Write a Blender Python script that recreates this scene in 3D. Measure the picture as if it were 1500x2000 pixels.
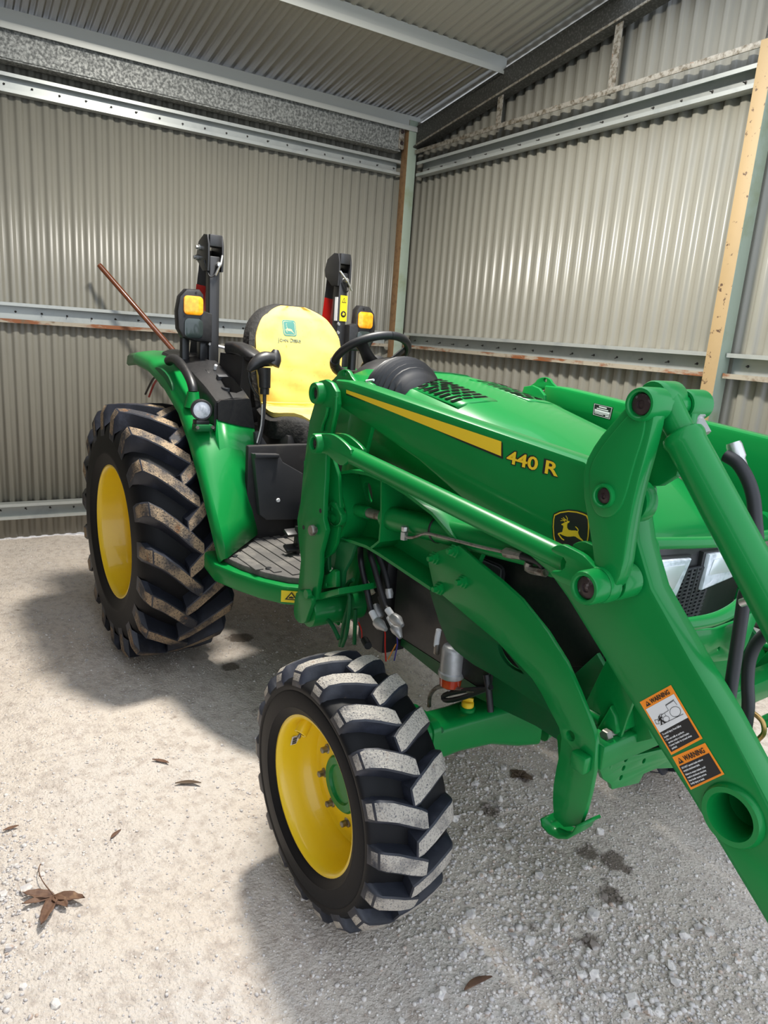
import bpy, bmesh, math, random
import numpy as np
from mathutils import Vector, Matrix, Euler
random.seed(7); rng = np.random.default_rng(11)
for o in list(bpy.data.objects): bpy.data.objects.remove(o)
S = bpy.context.scene; COL = S.collection
PI = math.pi

# ---------------------------------------------------------------- camera, sky, lights, exposure
cam = bpy.data.cameras.new('camera'); cam.sensor_width = 36; cam.sensor_fit = 'AUTO'; cam.lens = 25.0402
cam.clip_start = 0.05
camo = bpy.data.objects.new('camera', cam); COL.objects.link(camo)
camo.matrix_world = Matrix([[0.516759, -0.241241, 0.821439, 3.622], [0.853193, 0.065702, -0.51744, -1.525], [0.070858, 0.968239, 0.239777, 1.637], [0.0, 0.0, 0.0, 1.0]])
S.camera = camo
w = bpy.data.worlds.new('sky'); S.world = w; w.use_nodes = True
bg = w.node_tree.nodes['Background']; bg.inputs[0].default_value = (0.80, 0.88, 1.0, 1); bg.inputs[1].default_value = 2.05
ld = bpy.data.lights.new('skylight_glow', 'AREA'); ld.shape = 'DISK'; ld.size = 0.42; ld.energy = 205; ld.color = (1.0, 0.95, 0.86)
lo = bpy.data.objects.new('skylight_glow', ld); COL.objects.link(lo); lo.location = (0.74, 0.0, 3.72)
S.view_settings.view_transform = 'Standard'; S.view_settings.look = 'None'
S.view_settings.exposure = 0.0; S.view_settings.gamma = 1; S.view_settings.use_curve_mapping = False

# ---------------------------------------------------------------- materials
def mat(name, col, rough=0.5, metal=0.0, coat=0.0, layers=(), bump=None, spec=None, trans=0.0, coord='pos'):
    m = bpy.data.materials.new(name); m.use_nodes = True
    nt = m.node_tree; b = nt.nodes['Principled BSDF']
    b.inputs['Base Color'].default_value = (*col, 1); b.inputs['Roughness'].default_value = rough
    b.inputs['Metallic'].default_value = metal; b.inputs['Coat Weight'].default_value = coat
    b.inputs['Coat Roughness'].default_value = 0.06
    if spec is not None: b.inputs['Specular IOR Level'].default_value = spec
    b.inputs['Transmission Weight'].default_value = trans
    if layers or bump:
        if coord == 'pos': src = nt.nodes.new('ShaderNodeNewGeometry').outputs['Position']
        else: src = nt.nodes.new('ShaderNodeTexCoord').outputs['Object']
    prev = None
    for L in layers:                                  # (scale, detail, lo, hi, colour[, rough, stretch])
        vec = src
        if len(L) > 6 and L[6]:
            mp = nt.nodes.new('ShaderNodeMapping'); mp.inputs['Scale'].default_value = L[6]
            nt.links.new(src, mp.inputs['Vector']); vec = mp.outputs['Vector']
        n = nt.nodes.new('ShaderNodeTexNoise'); n.inputs['Scale'].default_value = L[0]; n.inputs['Detail'].default_value = L[1]
        n.inputs['Roughness'].default_value = 0.62
        nt.links.new(vec, n.inputs['Vector'])
        r = nt.nodes.new('ShaderNodeMapRange'); r.inputs['From Min'].default_value = L[2]; r.inputs['From Max'].default_value = L[3]
        nt.links.new(n.outputs['Fac'], r.inputs['Value'])
        x = nt.nodes.new('ShaderNodeMix'); x.data_type = 'RGBA'
        nt.links.new(r.outputs['Result'], x.inputs['Factor'])
        if prev is None: x.inputs[6].default_value = (*col, 1)
        else: nt.links.new(prev, x.inputs[6])
        x.inputs[7].default_value = (*L[4], 1); prev = x.outputs[2]
        if len(L) > 5 and L[5] is not None:
            y = nt.nodes.new('ShaderNodeMix'); y.inputs[2].default_value = rough; y.inputs[3].default_value = L[5]
            nt.links.new(r.outputs['Result'], y.inputs[0]); nt.links.new(y.outputs[0], b.inputs['Roughness'])
    if prev is not None: nt.links.new(prev, b.inputs['Base Color'])
    if bump:
        n = nt.nodes.new('ShaderNodeTexNoise'); n.inputs['Scale'].default_value = bump[0]; n.inputs['Detail'].default_value = 6
        nt.links.new(src, n.inputs['Vector'])
        bp = nt.nodes.new('ShaderNodeBump'); bp.inputs['Strength'].default_value = bump[1]; bp.inputs['Distance'].default_value = bump[2]
        nt.links.new(n.outputs['Fac'], bp.inputs['Height']); nt.links.new(bp.outputs['Normal'], b.inputs['Normal'])
    return m

GREEN = mat('green_paint', (0.0025, 0.180, 0.034), 0.33, coat=0.18, spec=0.2, layers=((3.0, 3, 0.35, 0.75, (0.004, 0.195, 0.040)),))
GREEN2 = mat('green_chassis_paint', (0.004, 0.105, 0.028), 0.5, coat=0.05, spec=0.3, layers=((5, 4, 0.55, 0.8, (0.02, 0.10, 0.035)),))
YEL = mat('yellow_paint', (0.86, 0.585, 0.012), 0.32, coat=0.3)
YDEC = mat('yellow_decal', (0.84, 0.55, 0.02), 0.45)
BLK = mat('black_plastic', (0.012, 0.012, 0.013), 0.42, layers=((60, 3, 0.4, 0.7, (0.02, 0.019, 0.019)),), bump=(350, 0.15, 0.001))
GRYP = mat('charcoal_plastic', (0.032, 0.033, 0.037), 0.5, layers=((4, 4, 0.5, 0.8, (0.05, 0.05, 0.052)),))
STEELB = mat('black_painted_steel', (0.014, 0.014, 0.015), 0.38, coat=0.1)
RUB = mat('tyre_rubber', (0.014, 0.016, 0.024), 0.5, layers=((9, 6, 0.50, 0.72, (0.034, 0.038, 0.056), 0.5), (14, 8, 0.66, 0.76, (0.16, 0.115, 0.075), 0.9)), bump=(60, 0.25, 0.004))
SIDEW = mat('tyre_sidewall_rubber', (0.0045, 0.0045, 0.0055), 0.55, layers=((60, 8, 0.68, 0.8, (0.025, 0.023, 0.021)),), bump=(120, 0.12, 0.002), spec=0.2)
MUDF = mat('caked_mud_front', (0.022, 0.024, 0.034), 0.7, layers=((6, 8, 0.31, 0.46, (0.43, 0.39, 0.335), 0.95), (11, 5, 0.64, 0.72, (0.2, 0.09, 0.035), 0.95), (230, 7, 0.52, 0.66, (0.07, 0.07, 0.085), 0.7)), bump=(160, 0.7, 0.008))
MUDR = mat('caked_mud_rear', (0.024, 0.024, 0.03), 0.7, layers=((6, 8, 0.42, 0.56, (0.30, 0.215, 0.13), 0.95), (15, 5, 0.6, 0.7, (0.16, 0.075, 0.03), 0.95), (150, 3, 0.54, 0.62, (0.03, 0.027, 0.028), 0.8)), bump=(140, 0.6, 0.008))
SEATY = mat('yellow_seat_cover', (0.74, 0.545, 0.135), 0.85, layers=((7, 5, 0.5, 0.8, (0.58, 0.385, 0.075)), (45, 4, 0.64, 0.76, (0.36, 0.23, 0.05))), bump=(900, 0.15, 0.001))
SEATB = mat('black_seat_fabric', (0.008, 0.0075, 0.007), 0.8, layers=((30, 5, 0.5, 0.8, (0.035, 0.03, 0.026)),), bump=(60, 0.5, 0.01))
TEAL = mat('teal_print', (0.13, 0.38, 0.34), 0.8); TEALG = mat('grey_print', (0.20, 0.25, 0.16), 0.8); CREAMP = mat('cream_print', (0.82, 0.75, 0.42), 0.8)
ZINC = mat('zinc_plated_steel', (0.55, 0.55, 0.54), 0.35, metal=0.9)
STEEL = mat('bare_worn_steel', (0.30, 0.28, 0.25), 0.45, metal=0.8, layers=((40, 4, 0.5, 0.7, (0.10, 0.07, 0.05)),))
PINM = mat('greasy_pin_steel', (0.05, 0.035, 0.035), 0.35, metal=0.5, layers=((60, 3, 0.6, 0.75, (0.3, 0.27, 0.28)),))
GALV = mat('galvanised_spangle', (0.12, 0.125, 0.12), 0.55, metal=0.35, layers=((55, 3, 0.40, 0.64, (0.36, 0.37, 0.35), 0.45),), bump=(60, 0.1, 0.002))
GALVD = mat('dark_weathered_galvanised', (0.05, 0.05, 0.045), 0.6, metal=0.3, layers=((70, 4, 0.5, 0.75, (0.15, 0.15, 0.14)),))
GALVR = mat('scaly_galvanised_angle', (0.30, 0.28, 0.24), 0.6, metal=0.2, layers=((35, 6, 0.45, 0.62, (0.11, 0.09, 0.06)), (50, 5, 0.62, 0.72, (0.25, 0.11, 0.05))))
GIRT = mat('galvanised_girt', (0.42, 0.44, 0.42), 0.38, metal=0.35, layers=((6, 5, 0.5, 0.75, (0.32, 0.34, 0.34)),))
GIRTR = mat('rusty_girt_lip', (0.36, 0.32, 0.25), 0.6, metal=0.15, layers=((5, 6, 0.50, 0.58, (0.24, 0.085, 0.03), 0.85, (0.7, 0.7, 2.5)), (12, 5, 0.55, 0.7, (0.17, 0.12, 0.075), 0.8)))
CORR = mat('cream_corrugated_steel', (0.255, 0.245, 0.205), 0.34, layers=((1.6, 4, 0.45, 0.8, (0.23, 0.222, 0.19)),), spec=0.5)
ROOFM = mat('dull_roof_steel', (0.32, 0.30, 0.25), 0.42, layers=((2, 5, 0.5, 0.8, (0.29, 0.27, 0.23)),), metal=0.15)
PURL = mat('purlin_steel', (0.47, 0.48, 0.45), 0.42, metal=0.25)
POSTB = mat('beige_post_paint', (0.375, 0.262, 0.13), 0.6, layers=((3, 4, 0.5, 0.8, (0.33, 0.23, 0.11)), (26, 7, 0.60, 0.65, (0.085, 0.045, 0.025))))
POSTC = mat('brown_post_primer', (0.24, 0.14, 0.065), 0.7, layers=((20, 6, 0.5, 0.7, (0.13, 0.07, 0.035)),))
POSTG = mat('pale_green_post_paint', (0.30, 0.36, 0.29), 0.6, layers=((5, 6, 0.5, 0.75, (0.22, 0.26, 0.15)),))
AMBER = mat('amber_lens', (0.95, 0.30, 0.006), 0.18, layers=((50, 2, 0.4, 0.7, (1.0, 0.45, 0.02)),), coat=0.6)
DLENS = mat('smoky_lens', (0.022, 0.032, 0.030), 0.2, coat=0.5)
RED = mat('red_reflector', (0.38, 0.008, 0.006), 0.3, coat=0.3)
REDB = mat('red_filter_bowl', (0.42, 0.03, 0.008), 0.15, coat=0.5, layers=((12, 3, 0.45, 0.65, (0.55, 0.09, 0.03)),))
WHITE = mat('white_label', (0.74, 0.74, 0.74), 0.5); ORG = mat('orange_label', (0.92, 0.27, 0.01), 0.45)
LBLK = mat('black_label', (0.008, 0.008, 0.010), 0.45); STY = mat('yellow_label', (0.86, 0.66, 0.01), 0.45)
SILV = mat('cast_aluminium', (0.46, 0.46, 0.46), 0.45, metal=0.6, layers=((20, 4, 0.5, 0.8, (0.32, 0.32, 0.31)),))
CHROME = mat('lamp_reflector', (0.88, 0.89, 0.92), 0.3, metal=0.6, bump=(12, 0.3, 0.01))
LENSW = mat('clear_lamp_lens', (0.74, 0.77, 0.83), 0.08, coat=0.8, layers=((30, 2, 0.45, 0.7, (0.35, 0.38, 0.42)),))
ROD = mat('varnished_brown_handle', (0.135, 0.035, 0.010), 0.28, coat=0.5, layers=((30, 4, 0.5, 0.7, (0.21, 0.06, 0.02)),))
HOSE = mat('hose_rubber', (0.010, 0.010, 0.012), 0.5); WRED = mat('red_cable', (0.5, 0.02, 0.012), 0.4); WPUR = mat('purple_wire', (0.06, 0.05, 0.25), 0.4); WORG = mat('orange_wire', (0.7, 0.25, 0.03), 0.4)
MAT_R = mat('grey_rubber_mat', (0.085, 0.08, 0.075), 0.75, layers=((8, 6, 0.45, 0.7, (0.19, 0.175, 0.155)),), bump=(200, 0.4, 0.003))
SLOT = mat('slot_shade_black', (0.002, 0.003, 0.002), 0.9, spec=0.05)  # flat black stands in for the shade inside the hood vent slots
VOID = mat('void_shade_black', (0.010, 0.009, 0.010), 0.6, layers=((20, 4, 0.5, 0.8, (0.025, 0.022, 0.02)),))  # near-black stands in for shade in the engine bay, recesses and holes
SCREWM = mat('dark_screw', (0.06, 0.055, 0.05), 0.5, metal=0.4)
GROUND = mat('compacted_gravel', (0.655, 0.575, 0.495), 0.95, layers=((1.1, 5, 0.45, 0.7, (0.63, 0.575, 0.525)), (24, 9, 0.47, 0.66, (0.47, 0.40, 0.345)), (120, 4, 0.58, 0.7, (0.72, 0.66, 0.60)), (90, 6, 0.64, 0.76, (0.30, 0.26, 0.225)), (4.5, 6, 0.68, 0.75, (0.24, 0.185, 0.14))), bump=(95, 0.9, 0.012))
def add_stains(m, spots, col):
    nt = m.node_tree; b = nt.nodes['Principled BSDF']; lk = b.inputs['Base Color'].links[0]; prev = lk.from_socket; nt.links.remove(lk)
    geo = nt.nodes.new('ShaderNodeNewGeometry'); nz = nt.nodes.new('ShaderNodeTexNoise'); nz.inputs['Scale'].default_value = 28; nz.inputs['Detail'].default_value = 6
    nt.links.new(geo.outputs['Position'], nz.inputs['Vector']); acc = None
    for x, y, r in spots:
        d = nt.nodes.new('ShaderNodeVectorMath'); d.operation = 'DISTANCE'; d.inputs[1].default_value = (x, y, 0); nt.links.new(geo.outputs['Position'], d.inputs[0])
        r_ = nt.nodes.new('ShaderNodeMapRange'); r_.inputs['From Min'].default_value = r * .2; r_.inputs['From Max'].default_value = r; r_.inputs['To Min'].default_value = 1; r_.inputs['To Max'].default_value = 0
        nt.links.new(d.outputs['Value'], r_.inputs['Value'])
        if acc is None: acc = r_.outputs['Result']
        else:
            mx = nt.nodes.new('ShaderNodeMath'); mx.operation = 'MAXIMUM'; nt.links.new(acc, mx.inputs[0]); nt.links.new(r_.outputs['Result'], mx.inputs[1]); acc = mx.outputs[0]
    a = nt.nodes.new('ShaderNodeMath'); a.operation = 'ADD'; nt.links.new(acc, a.inputs[0]); nt.links.new(nz.outputs['Fac'], a.inputs[1])
    r2 = nt.nodes.new('ShaderNodeMapRange'); r2.inputs['From Min'].default_value = .76; r2.inputs['From Max'].default_value = 1.0; r2.inputs['To Max'].default_value = .85; nt.links.new(a.outputs[0], r2.inputs['Value'])
    x = nt.nodes.new('ShaderNodeMix'); x.data_type = 'RGBA'; nt.links.new(r2.outputs['Result'], x.inputs['Factor']); nt.links.new(prev, x.inputs[6]); x.inputs[7].default_value = (*col, 1); nt.links.new(x.outputs[2], b.inputs['Base Color'])
STAINS = [(a, b, r) for (a, b), r in zip([(2.248,0.269),(2.324,0.310),(2.369,0.321),(2.427,0.181),(2.371,0.220),(2.519,-0.011),(2.405,-0.132),(2.552,-0.196),(2.483,0.246),(1.822,0.375),(1.912,0.114),(0.487,-0.389),(1.011,-0.314),(0.915,-0.421),(0.651,-0.073),(0.186,-0.225)], (.075, .085, .06, .075, .05, .07, .06, .065, .05, .07, .08, .07, .05, .05, .08, .10))]
add_stains(GROUND, STAINS, (.13, .10, .075))
STONE = mat('crushed_stone', (0.68, 0.63, 0.585), 0.9, layers=((45, 1, 0.42, 0.62, (0.52, 0.485, 0.47)), (60, 1, 0.58, 0.7, (0.78, 0.73, 0.67)), (37, 1, 0.64, 0.72, (0.52, 0.40, 0.32))), bump=(200, 0.4, 0.003))
add_stains(STONE, STAINS, (.16, .125, .10))
LEAF = mat('dry_brown_leaf', (0.165, 0.088, 0.052), 0.7, layers=((40, 5, 0.45, 0.7, (0.085, 0.04, 0.025)), (25, 3, 0.58, 0.75, (0.27, 0.16, 0.09))))
WETLEAF = mat('wet_dark_leaf', (0.10, 0.065, 0.04), 0.55)

# ---------------------------------------------------------------- mesh helpers
def finish(name, me, m, parent=None, smooth=40, loc=None):
    if m is not None:
        for k in (m if isinstance(m, (list, tuple)) else [m]): me.materials.append(k)
    if smooth:
        me.shade_smooth(); me.set_sharp_from_angle(angle=math.radians(smooth))
    o = bpy.data.objects.new(name, me); COL.objects.link(o)
    if parent is not None: o.parent = parent
    if loc is not None: o.location = loc
    return o
def from_bm(name, bm, m, parent=None, smooth=40, loc=None):
    me = bpy.data.meshes.new(name); bmesh.ops.recalc_face_normals(bm, faces=bm.faces); bm.to_mesh(me); bm.free()
    return finish(name, me, m, parent, smooth, loc)
def from_data(name, v, f, m, parent=None, smooth=40, loc=None, mi=None):
    me = bpy.data.meshes.new(name); me.from_pydata([tuple(p) for p in v], [], f); me.update()
    bm = bmesh.new(); bm.from_mesh(me); bmesh.ops.recalc_face_normals(bm, faces=bm.faces); bm.to_mesh(me); bm.free()
    if mi is not None: me.polygons.foreach_set('material_index', mi)
    return finish(name, me, m, parent, smooth, loc)
def join(parts):                        # [(v, f), ...] -> one (v, f)
    V = []; F = []
    for v, f in parts:
        n = len(V); V += [tuple(p) for p in v]; F += [tuple(i + n for i in q) for q in f]
    return V, F
def chaikin(p, k=2):
    for _ in range(k):
        q = []
        for a, b in zip(p, p[1:] + p[:1]):
            q += [tuple(0.75 * x + 0.25 * y for x, y in zip(a, b)), tuple(0.25 * x + 0.75 * y for x, y in zip(a, b))]
        p = q
    return p
def circle(c, r, n=28, ph=0): return [(c[0] + r * math.cos(2 * PI * i / n + ph), c[1] + r * math.sin(2 * PI * i / n + ph)) for i in range(n)]
def rrect(cx, cy, w_, h_, r, n=5):
    P = []
    for sx, sy, a0 in ((1, 1, 0), (-1, 1, 90), (-1, -1, 180), (1, -1, 270)):
        for i in range(n + 1):
            a = math.radians(a0 + 90 * i / n); P.append((cx + sx * (w_ / 2 - r) + r * math.cos(a), cy + sy * (h_ / 2 - r) + r * math.sin(a)))
    return P
def plate_mesh(pts, d0, d1, holes=(), bev=0.002, axis='y', sm=0):
    """flat plate: outline (and holes) in the plane across axis, from depth d0 to d1, edges rounded by bev"""
    cu = bpy.data.curves.new('t', 'CURVE'); cu.dimensions = '2D'; cu.fill_mode = 'BOTH'
    t = abs(d1 - d0); bev = min(bev, t * 0.45)
    cu.extrude = t / 2 - bev; cu.bevel_depth = bev; cu.bevel_resolution = 1; cu.offset = -bev
    if sm: pts = chaikin(list(pts), sm)
    for ring in [pts] + list(holes):
        s = cu.splines.new('POLY'); s.points.add(len(ring) - 1)
        for i, p in enumerate(ring): s.points[i].co = (p[0], p[1], 0, 1)
        s.use_cyclic_u = True
    co = bpy.data.objects.new('t', cu); me = bpy.data.meshes.new_from_object(co)
    bpy.data.objects.remove(co); bpy.data.curves.remove(cu)
    n = len(me.vertices); a = np.empty(n * 3, 'f'); me.vertices.foreach_get('co', a); a = a.reshape(-1, 3); m_ = (d0 + d1) / 2
    b = np.empty_like(a)
    if axis == 'y': b[:, 0] = a[:, 0]; b[:, 1] = m_ + a[:, 2]; b[:, 2] = a[:, 1]
    elif axis == 'x': b[:, 0] = m_ + a[:, 2]; b[:, 1] = a[:, 0]; b[:, 2] = a[:, 1]
    else: b[:, 0] = a[:, 0]; b[:, 1] = a[:, 1]; b[:, 2] = m_ + a[:, 2]
    me.vertices.foreach_set('co', b.ravel()); me.materials.clear()
    bm = bmesh.new(); bm.from_mesh(me); bmesh.ops.remove_doubles(bm, verts=bm.verts, dist=1e-5); bmesh.ops.recalc_face_normals(bm, faces=bm.faces); bm.to_mesh(me); bm.free()
    return me
def plate(name, pts, d0, d1, m, parent=None, **k): return finish(name, plate_mesh(pts, d0, d1, **k), m, parent, 32)
def mdata(me):
    v = [tuple(x.co) for x in me.vertices]; f = [tuple(p.vertices) for p in me.polygons]; bpy.data.meshes.remove(me); return v, f
def frame_of(d):
    d = Vector(d).normalized(); u = d.cross(Vector((0, 0, 1)))
    if u.length < 1e-3: u = d.cross(Vector((1, 0, 0)))
    u.normalize(); return u, d.cross(u).normalized(), d
def catmull(P, n=6):
    P = [Vector(p) for p in P]
    if len(P) < 3: return P
    Q = [P[0] * 2 - P[1]] + P + [P[-1] * 2 - P[-2]]; out = []
    for i in range(1, len(Q) - 2):
        for j in range(n):
            t = j / n; a, b, c, d = Q[i - 1:i + 3]
            out.append(0.5 * ((2 * b) + (c - a) * t + (2 * a - 5 * b + 4 * c - d) * t * t + (3 * b - a - 3 * c + d) * t ** 3))
    return out + [P[-1]]
def tube_data(P, r, n=12, smooth=0, cap=True, flat=1.0):
    P = catmull(P, smooth) if smooth else [Vector(p) for p in P]
    R_ = r if isinstance(r, (list, tuple)) else [r] * len(P)
    if len(R_) != len(P): R_ = [float(z) for z in np.interp(np.linspace(0, 1, len(P)), np.linspace(0, 1, len(R_)), R_)]
    V = []; F = []; u = None
    for i, p in enumerate(P):
        d = (P[min(i + 1, len(P) - 1)] - P[max(i - 1, 0)]).normalized()
        if u is None: u, v, _ = frame_of(d)
        else:
            u = (u - d * u.dot(d)).normalized(); v = d.cross(u)
        for k in range(n):
            a = 2 * PI * k / n; V.append(p + R_[i] * (math.cos(a) * u + flat * math.sin(a) * v))
    for i in range(len(P) - 1):
        for k in range(n): F.append((i * n + k, i * n + (k + 1) % n, (i + 1) * n + (k + 1) % n, (i + 1) * n + k))
    if cap: F += [tuple(range(n))[::-1], tuple((len(P) - 1) * n + k for k in range(n))]
    return V, F
def tube(name, P, r, m, parent=None, n=12, smooth=0, flat=1.0): return from_data(name, *tube_data(P, r, n, smooth, True, flat), m, parent, 45)
def lathe_data(prof, c, d, n=32, cap=True, arc=2 * PI, a0=0):
    """prof: list of (radius, distance along d) from c"""
    u, v, d = frame_of(d); c = Vector(c); V = []; F = []
    full = abs(arc - 2 * PI) < 1e-6; N = n if full else n + 1
    for r, h in prof:
        for k in range(N):
            a = a0 + arc * k / n; V.append(c + d * h + r * (math.cos(a) * u + math.sin(a) * v))
    for i in range(len(prof) - 1):
        for k in range(n):
            k2 = (k + 1) % N; F.append((i * N + k, i * N + k2, (i + 1) * N + k2, (i + 1) * N + k))
    if cap and full: F += [tuple(range(N))[::-1], tuple((len(prof) - 1) * N + k for k in range(N))]
    return V, F
def lathe(name, prof, c, d, m, parent=None, n=32, cap=True, smooth=35): return from_data(name, *lathe_data(prof, c, d, n, cap), m, parent, smooth)
def box_data(c, s, rot=None, bev=0.0):
    bm = bmesh.new(); bmesh.ops.create_cube(bm, size=1.0)
    M = Matrix.Translation(c) @ (Euler(rot).to_matrix().to_4x4() if rot else Matrix()) @ Matrix.Diagonal((*s, 1))
    bm.transform(M)
    if bev: bmesh.ops.bevel(bm, geom=list(bm.edges), offset=bev, segments=2, affect='EDGES', profile=0.5)
    bm.verts.index_update(); v = [tuple(x.co) for x in bm.verts]; f = [tuple(y.index for y in p.verts) for p in bm.faces]; bm.free()
    return v, f
def box(name, c, s, m, parent=None, rot=None, bev=0.004): return from_data(name, *box_data(c, s, rot, bev), m, parent, 40)
def loft_data(rings, cap=True, closed=True):
    n = len(rings[0]); V = [p for r in rings for p in r]; F = []
    for i in range(len(rings) - 1):
        for k in range(n if closed else n - 1):
            k2 = (k + 1) % n; F.append((i * n + k, i * n + k2, (i + 1) * n + k2, (i + 1) * n + k))
    if cap and closed: F += [tuple(range(n))[::-1], tuple((len(rings) - 1) * n + k for k in range(n))]
    return V, F
def loft(name, rings, m, parent=None, cap=True, closed=True, smooth=40): return from_data(name, *loft_data(rings, cap, closed), m, parent, smooth)
def solid(o, t, off=-1):
    md = o.modifiers.new('shell', 'SOLIDIFY'); md.thickness = t; md.offset = off; return o
def text(name, body, o, u, v, size, m, parent, bold=0.0, d=0.0006, align='LEFT', aspect=1.0):
    """flat lettering at point o; u = reading direction, v = up direction (unit vectors)"""
    cu = bpy.data.curves.new('t', 'FONT'); cu.body = body; cu.size = size; cu.offset = bold; cu.extrude = d; cu.align_x = align; cu.resolution_u = 3
    co = bpy.data.objects.new('t', cu); me = bpy.data.meshes.new_from_object(co); bpy.data.objects.remove(co); bpy.data.curves.remove(cu)
    u = Vector(u).normalized(); v = Vector(v); v = (v - u * v.dot(u)).normalized(); n = u.cross(v)
    M = Matrix(((u.x * aspect, v.x, n.x, o[0]), (u.y * aspect, v.y, n.y, o[1]), (u.z * aspect, v.z, n.z, o[2]), (0, 0, 0, 1)))
    me.transform(M); me.materials.clear()
    return finish(name, me, m, parent, 0)
def tag(o, label, cat=None, group=None):
    o['label'] = label
    if cat: o['category'] = cat
    if group: o['group'] = group
    return o
def struct(o, label=None):
    o['kind'] = 'structure'
    if label: o['label'] = label
    return o

# ---------------------------------------------------------------- the shed (world axes: x away from the back wall, y towards the side wall)
XB, YS, YL, XF = -2.136, 2.135, -4.3, 3.6
SL = 0.155
def roof_z(x): return 3.485 + SL * (x + 1.75)
def wave(t, A): return A * max(-1, min(1, 1.9 * math.sin(2 * PI * t)))
def corrugated(a0, a1, pitch, A, rows, place, seg=12):
    n = int((a1 - a0) / pitch * seg); V = []; F = []
    for i in range(n + 1):
        a = a0 + (a1 - a0) * i / n; d = wave(a / pitch, A)
        for r in rows(a): V.append(place(a, d, r))
    m = len(rows(a0))
    for i in range(n):
        for j in range(m - 1): F.append((i * m + j, (i + 1) * m + j, (i + 1) * m + j + 1, i * m + j + 1))
    return V, F
wb = struct(from_data('wall_back', *corrugated(YL, YS + .02, .083, .010, lambda a: (-.02, 1.6, 3.395), lambda a, d, r: (XB + d, a, r)), CORR, None, 60), 'cream corrugated steel back wall behind the tractor')
ws = struct(from_data('wall_side', *corrugated(XB - .02, XF, .096, .0105, lambda a: (-.02, 1.6, min(roof_z(a), roof_z(2.2)) - .035), lambda a, d, r: (a, YS + d, r)), CORR, None, 60), 'cream corrugated steel gable wall on the right')
wl_ = struct(from_data('wall_left_added', *corrugated(XB - .02, XF, .096, .0105, lambda a: (-.02, 1.6, min(roof_z(a), roof_z(2.2)) - .035), lambda a, d, r: (a, YL - d, r)), CORR, None, 60), 'unseen corrugated wall added at the far left to cut side light')  # out of view, added to keep sky light off the tractor's right side
wf_ = struct(from_data('wall_front_added', *corrugated(YL, -2.35, .083, .010, lambda a: (-.02, 1.6, 3.9), lambda a, d, r: (3.9 + d, a, r)), CORR, None, 60), 'unseen corrugated front wall added to cut sky light from the front')  # unseen, added to hold back sky light at the left front
for o in (wb, ws, wl_, wf_): solid(o, .0012, 0)
rv = []
for x0, x1, y0, y1 in ((XB - .03, .20, YL, YS + .06), (.20, 3.75, YL, -1.6)):  # second strip is out of view, shaped with its opening to steer the skylight
    rv.append(corrugated(y0, y1, .083, .0085, lambda a: (x0, (x0 + x1) / 2, x1), lambda a, d, r: (r, a, roof_z(r) + d)))
ce = struct(from_data('ceiling', *join(rv), ROOFM, None, 60), 'underside of the corrugated steel roof sheets'); solid(ce, .0012, 0)

def c_ring(zb, zt, d0=.012, d1=.085, lip=.022, t=.003):
    return [(d0, zt), (d1, zt), (d1, zt - lip), (d1 - t, zt - lip), (d1 - t, zt - t), (d0 + t, zt - t), (d0 + t, zb + t), (d1 - t, zb + t), (d1 - t, zb + lip), (d1, zb + lip), (d1, zb), (d0, zb)]
screw_me = None
def screw(parent, loc, d):
    global screw_me
    if screw_me is None:
        screw_me = bpy.data.meshes.new('screw'); v, f = lathe_data([(.0085, 0), (.0085, .003), (.0035, .004), (.003, .022), (.0005, .028)], (0, 0, 0), (0, 0, 1), 6)
        screw_me.from_pydata([tuple(p) for p in v], [], f); screw_me.materials.append(SCREWM)
    o = bpy.data.objects.new('screw', screw_me); COL.objects.link(o); o.parent = parent; o.location = loc
    o.rotation_mode = 'QUATERNION'; o.rotation_quaternion = Vector((0, 0, 1)).rotation_difference(Vector(d))
def girt(wall, side, a0, a1, zb, zt, rusty, lab, spacing):
    ring = c_ring(zb, zt)
    P = (lambda d, z, a: (XB + d, a, z)) if side == 'b' else (lambda d, z, a: (a, YS - d, z))
    g = loft('girt', [[P(d, z, a0) for d, z in ring], [P(d, z, a1) for d, z in ring]], GIRT, wall, smooth=20); g['label'] = lab
    lip = [(.0855, zb - .001), (.0855, zb + .0225), (.0875, zb + .0225), (.0875, zb - .004), (.03, zb - .004), (.03, zb - .001)]
    if rusty:
        q = loft('girt_lip', [[P(d, z, a0) for d, z in lip], [P(d, z, a1) for d, z in lip]], GIRTR, g, smooth=20); q['label'] = 'rusty brown lower lip of the girt'
    a = a0 + .09
    while a < a1:
        screw(g, P(.013, (zb + zt) / 2 + random.uniform(-.006, .006), a), (1, random.uniform(-.3, .3), random.uniform(-.35, .1)) if side == 'b' else (random.uniform(-.3, .3), -1, random.uniform(-.35, .1)))
        a += spacing
girt(wb, 'b', YL, 1.96, 2.985, 3.10, False, 'galvanised girt high on the back wall', .166)
girt(wb, 'b', YL, 1.96, 1.545, 1.677, True, 'galvanised girt at mid height of the back wall', .166)
girt(wb, 'b', YL, 1.96, .140, .257, False, 'galvanised girt near the foot of the back wall', .166)
girt(ws, 's', -1.94, 1.16, 2.975, 3.088, False, 'galvanised girt high on the side wall', .192)
girt(ws, 's', -1.94, 1.16, 1.548, 1.676, True, 'galvanised girt on the side wall left of the beige post', .192)
girt(ws, 's', 1.245, XF, 1.548, 1.676, True, 'galvanised girt on the side wall right of the beige post', .192)
girt(ws, 's', -1.94, 1.16, .140, .257, False, 'lower girt of the side wall behind the tractor', .192)
girt(ws, 's', 1.245, XF, .140, .257, False, 'lower girt of the side wall at the far right', .192)
girt(ws, 's', 1.245, XF, 2.975, 3.088, False, 'upper girt of the side wall right of the post', .192)

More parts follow.
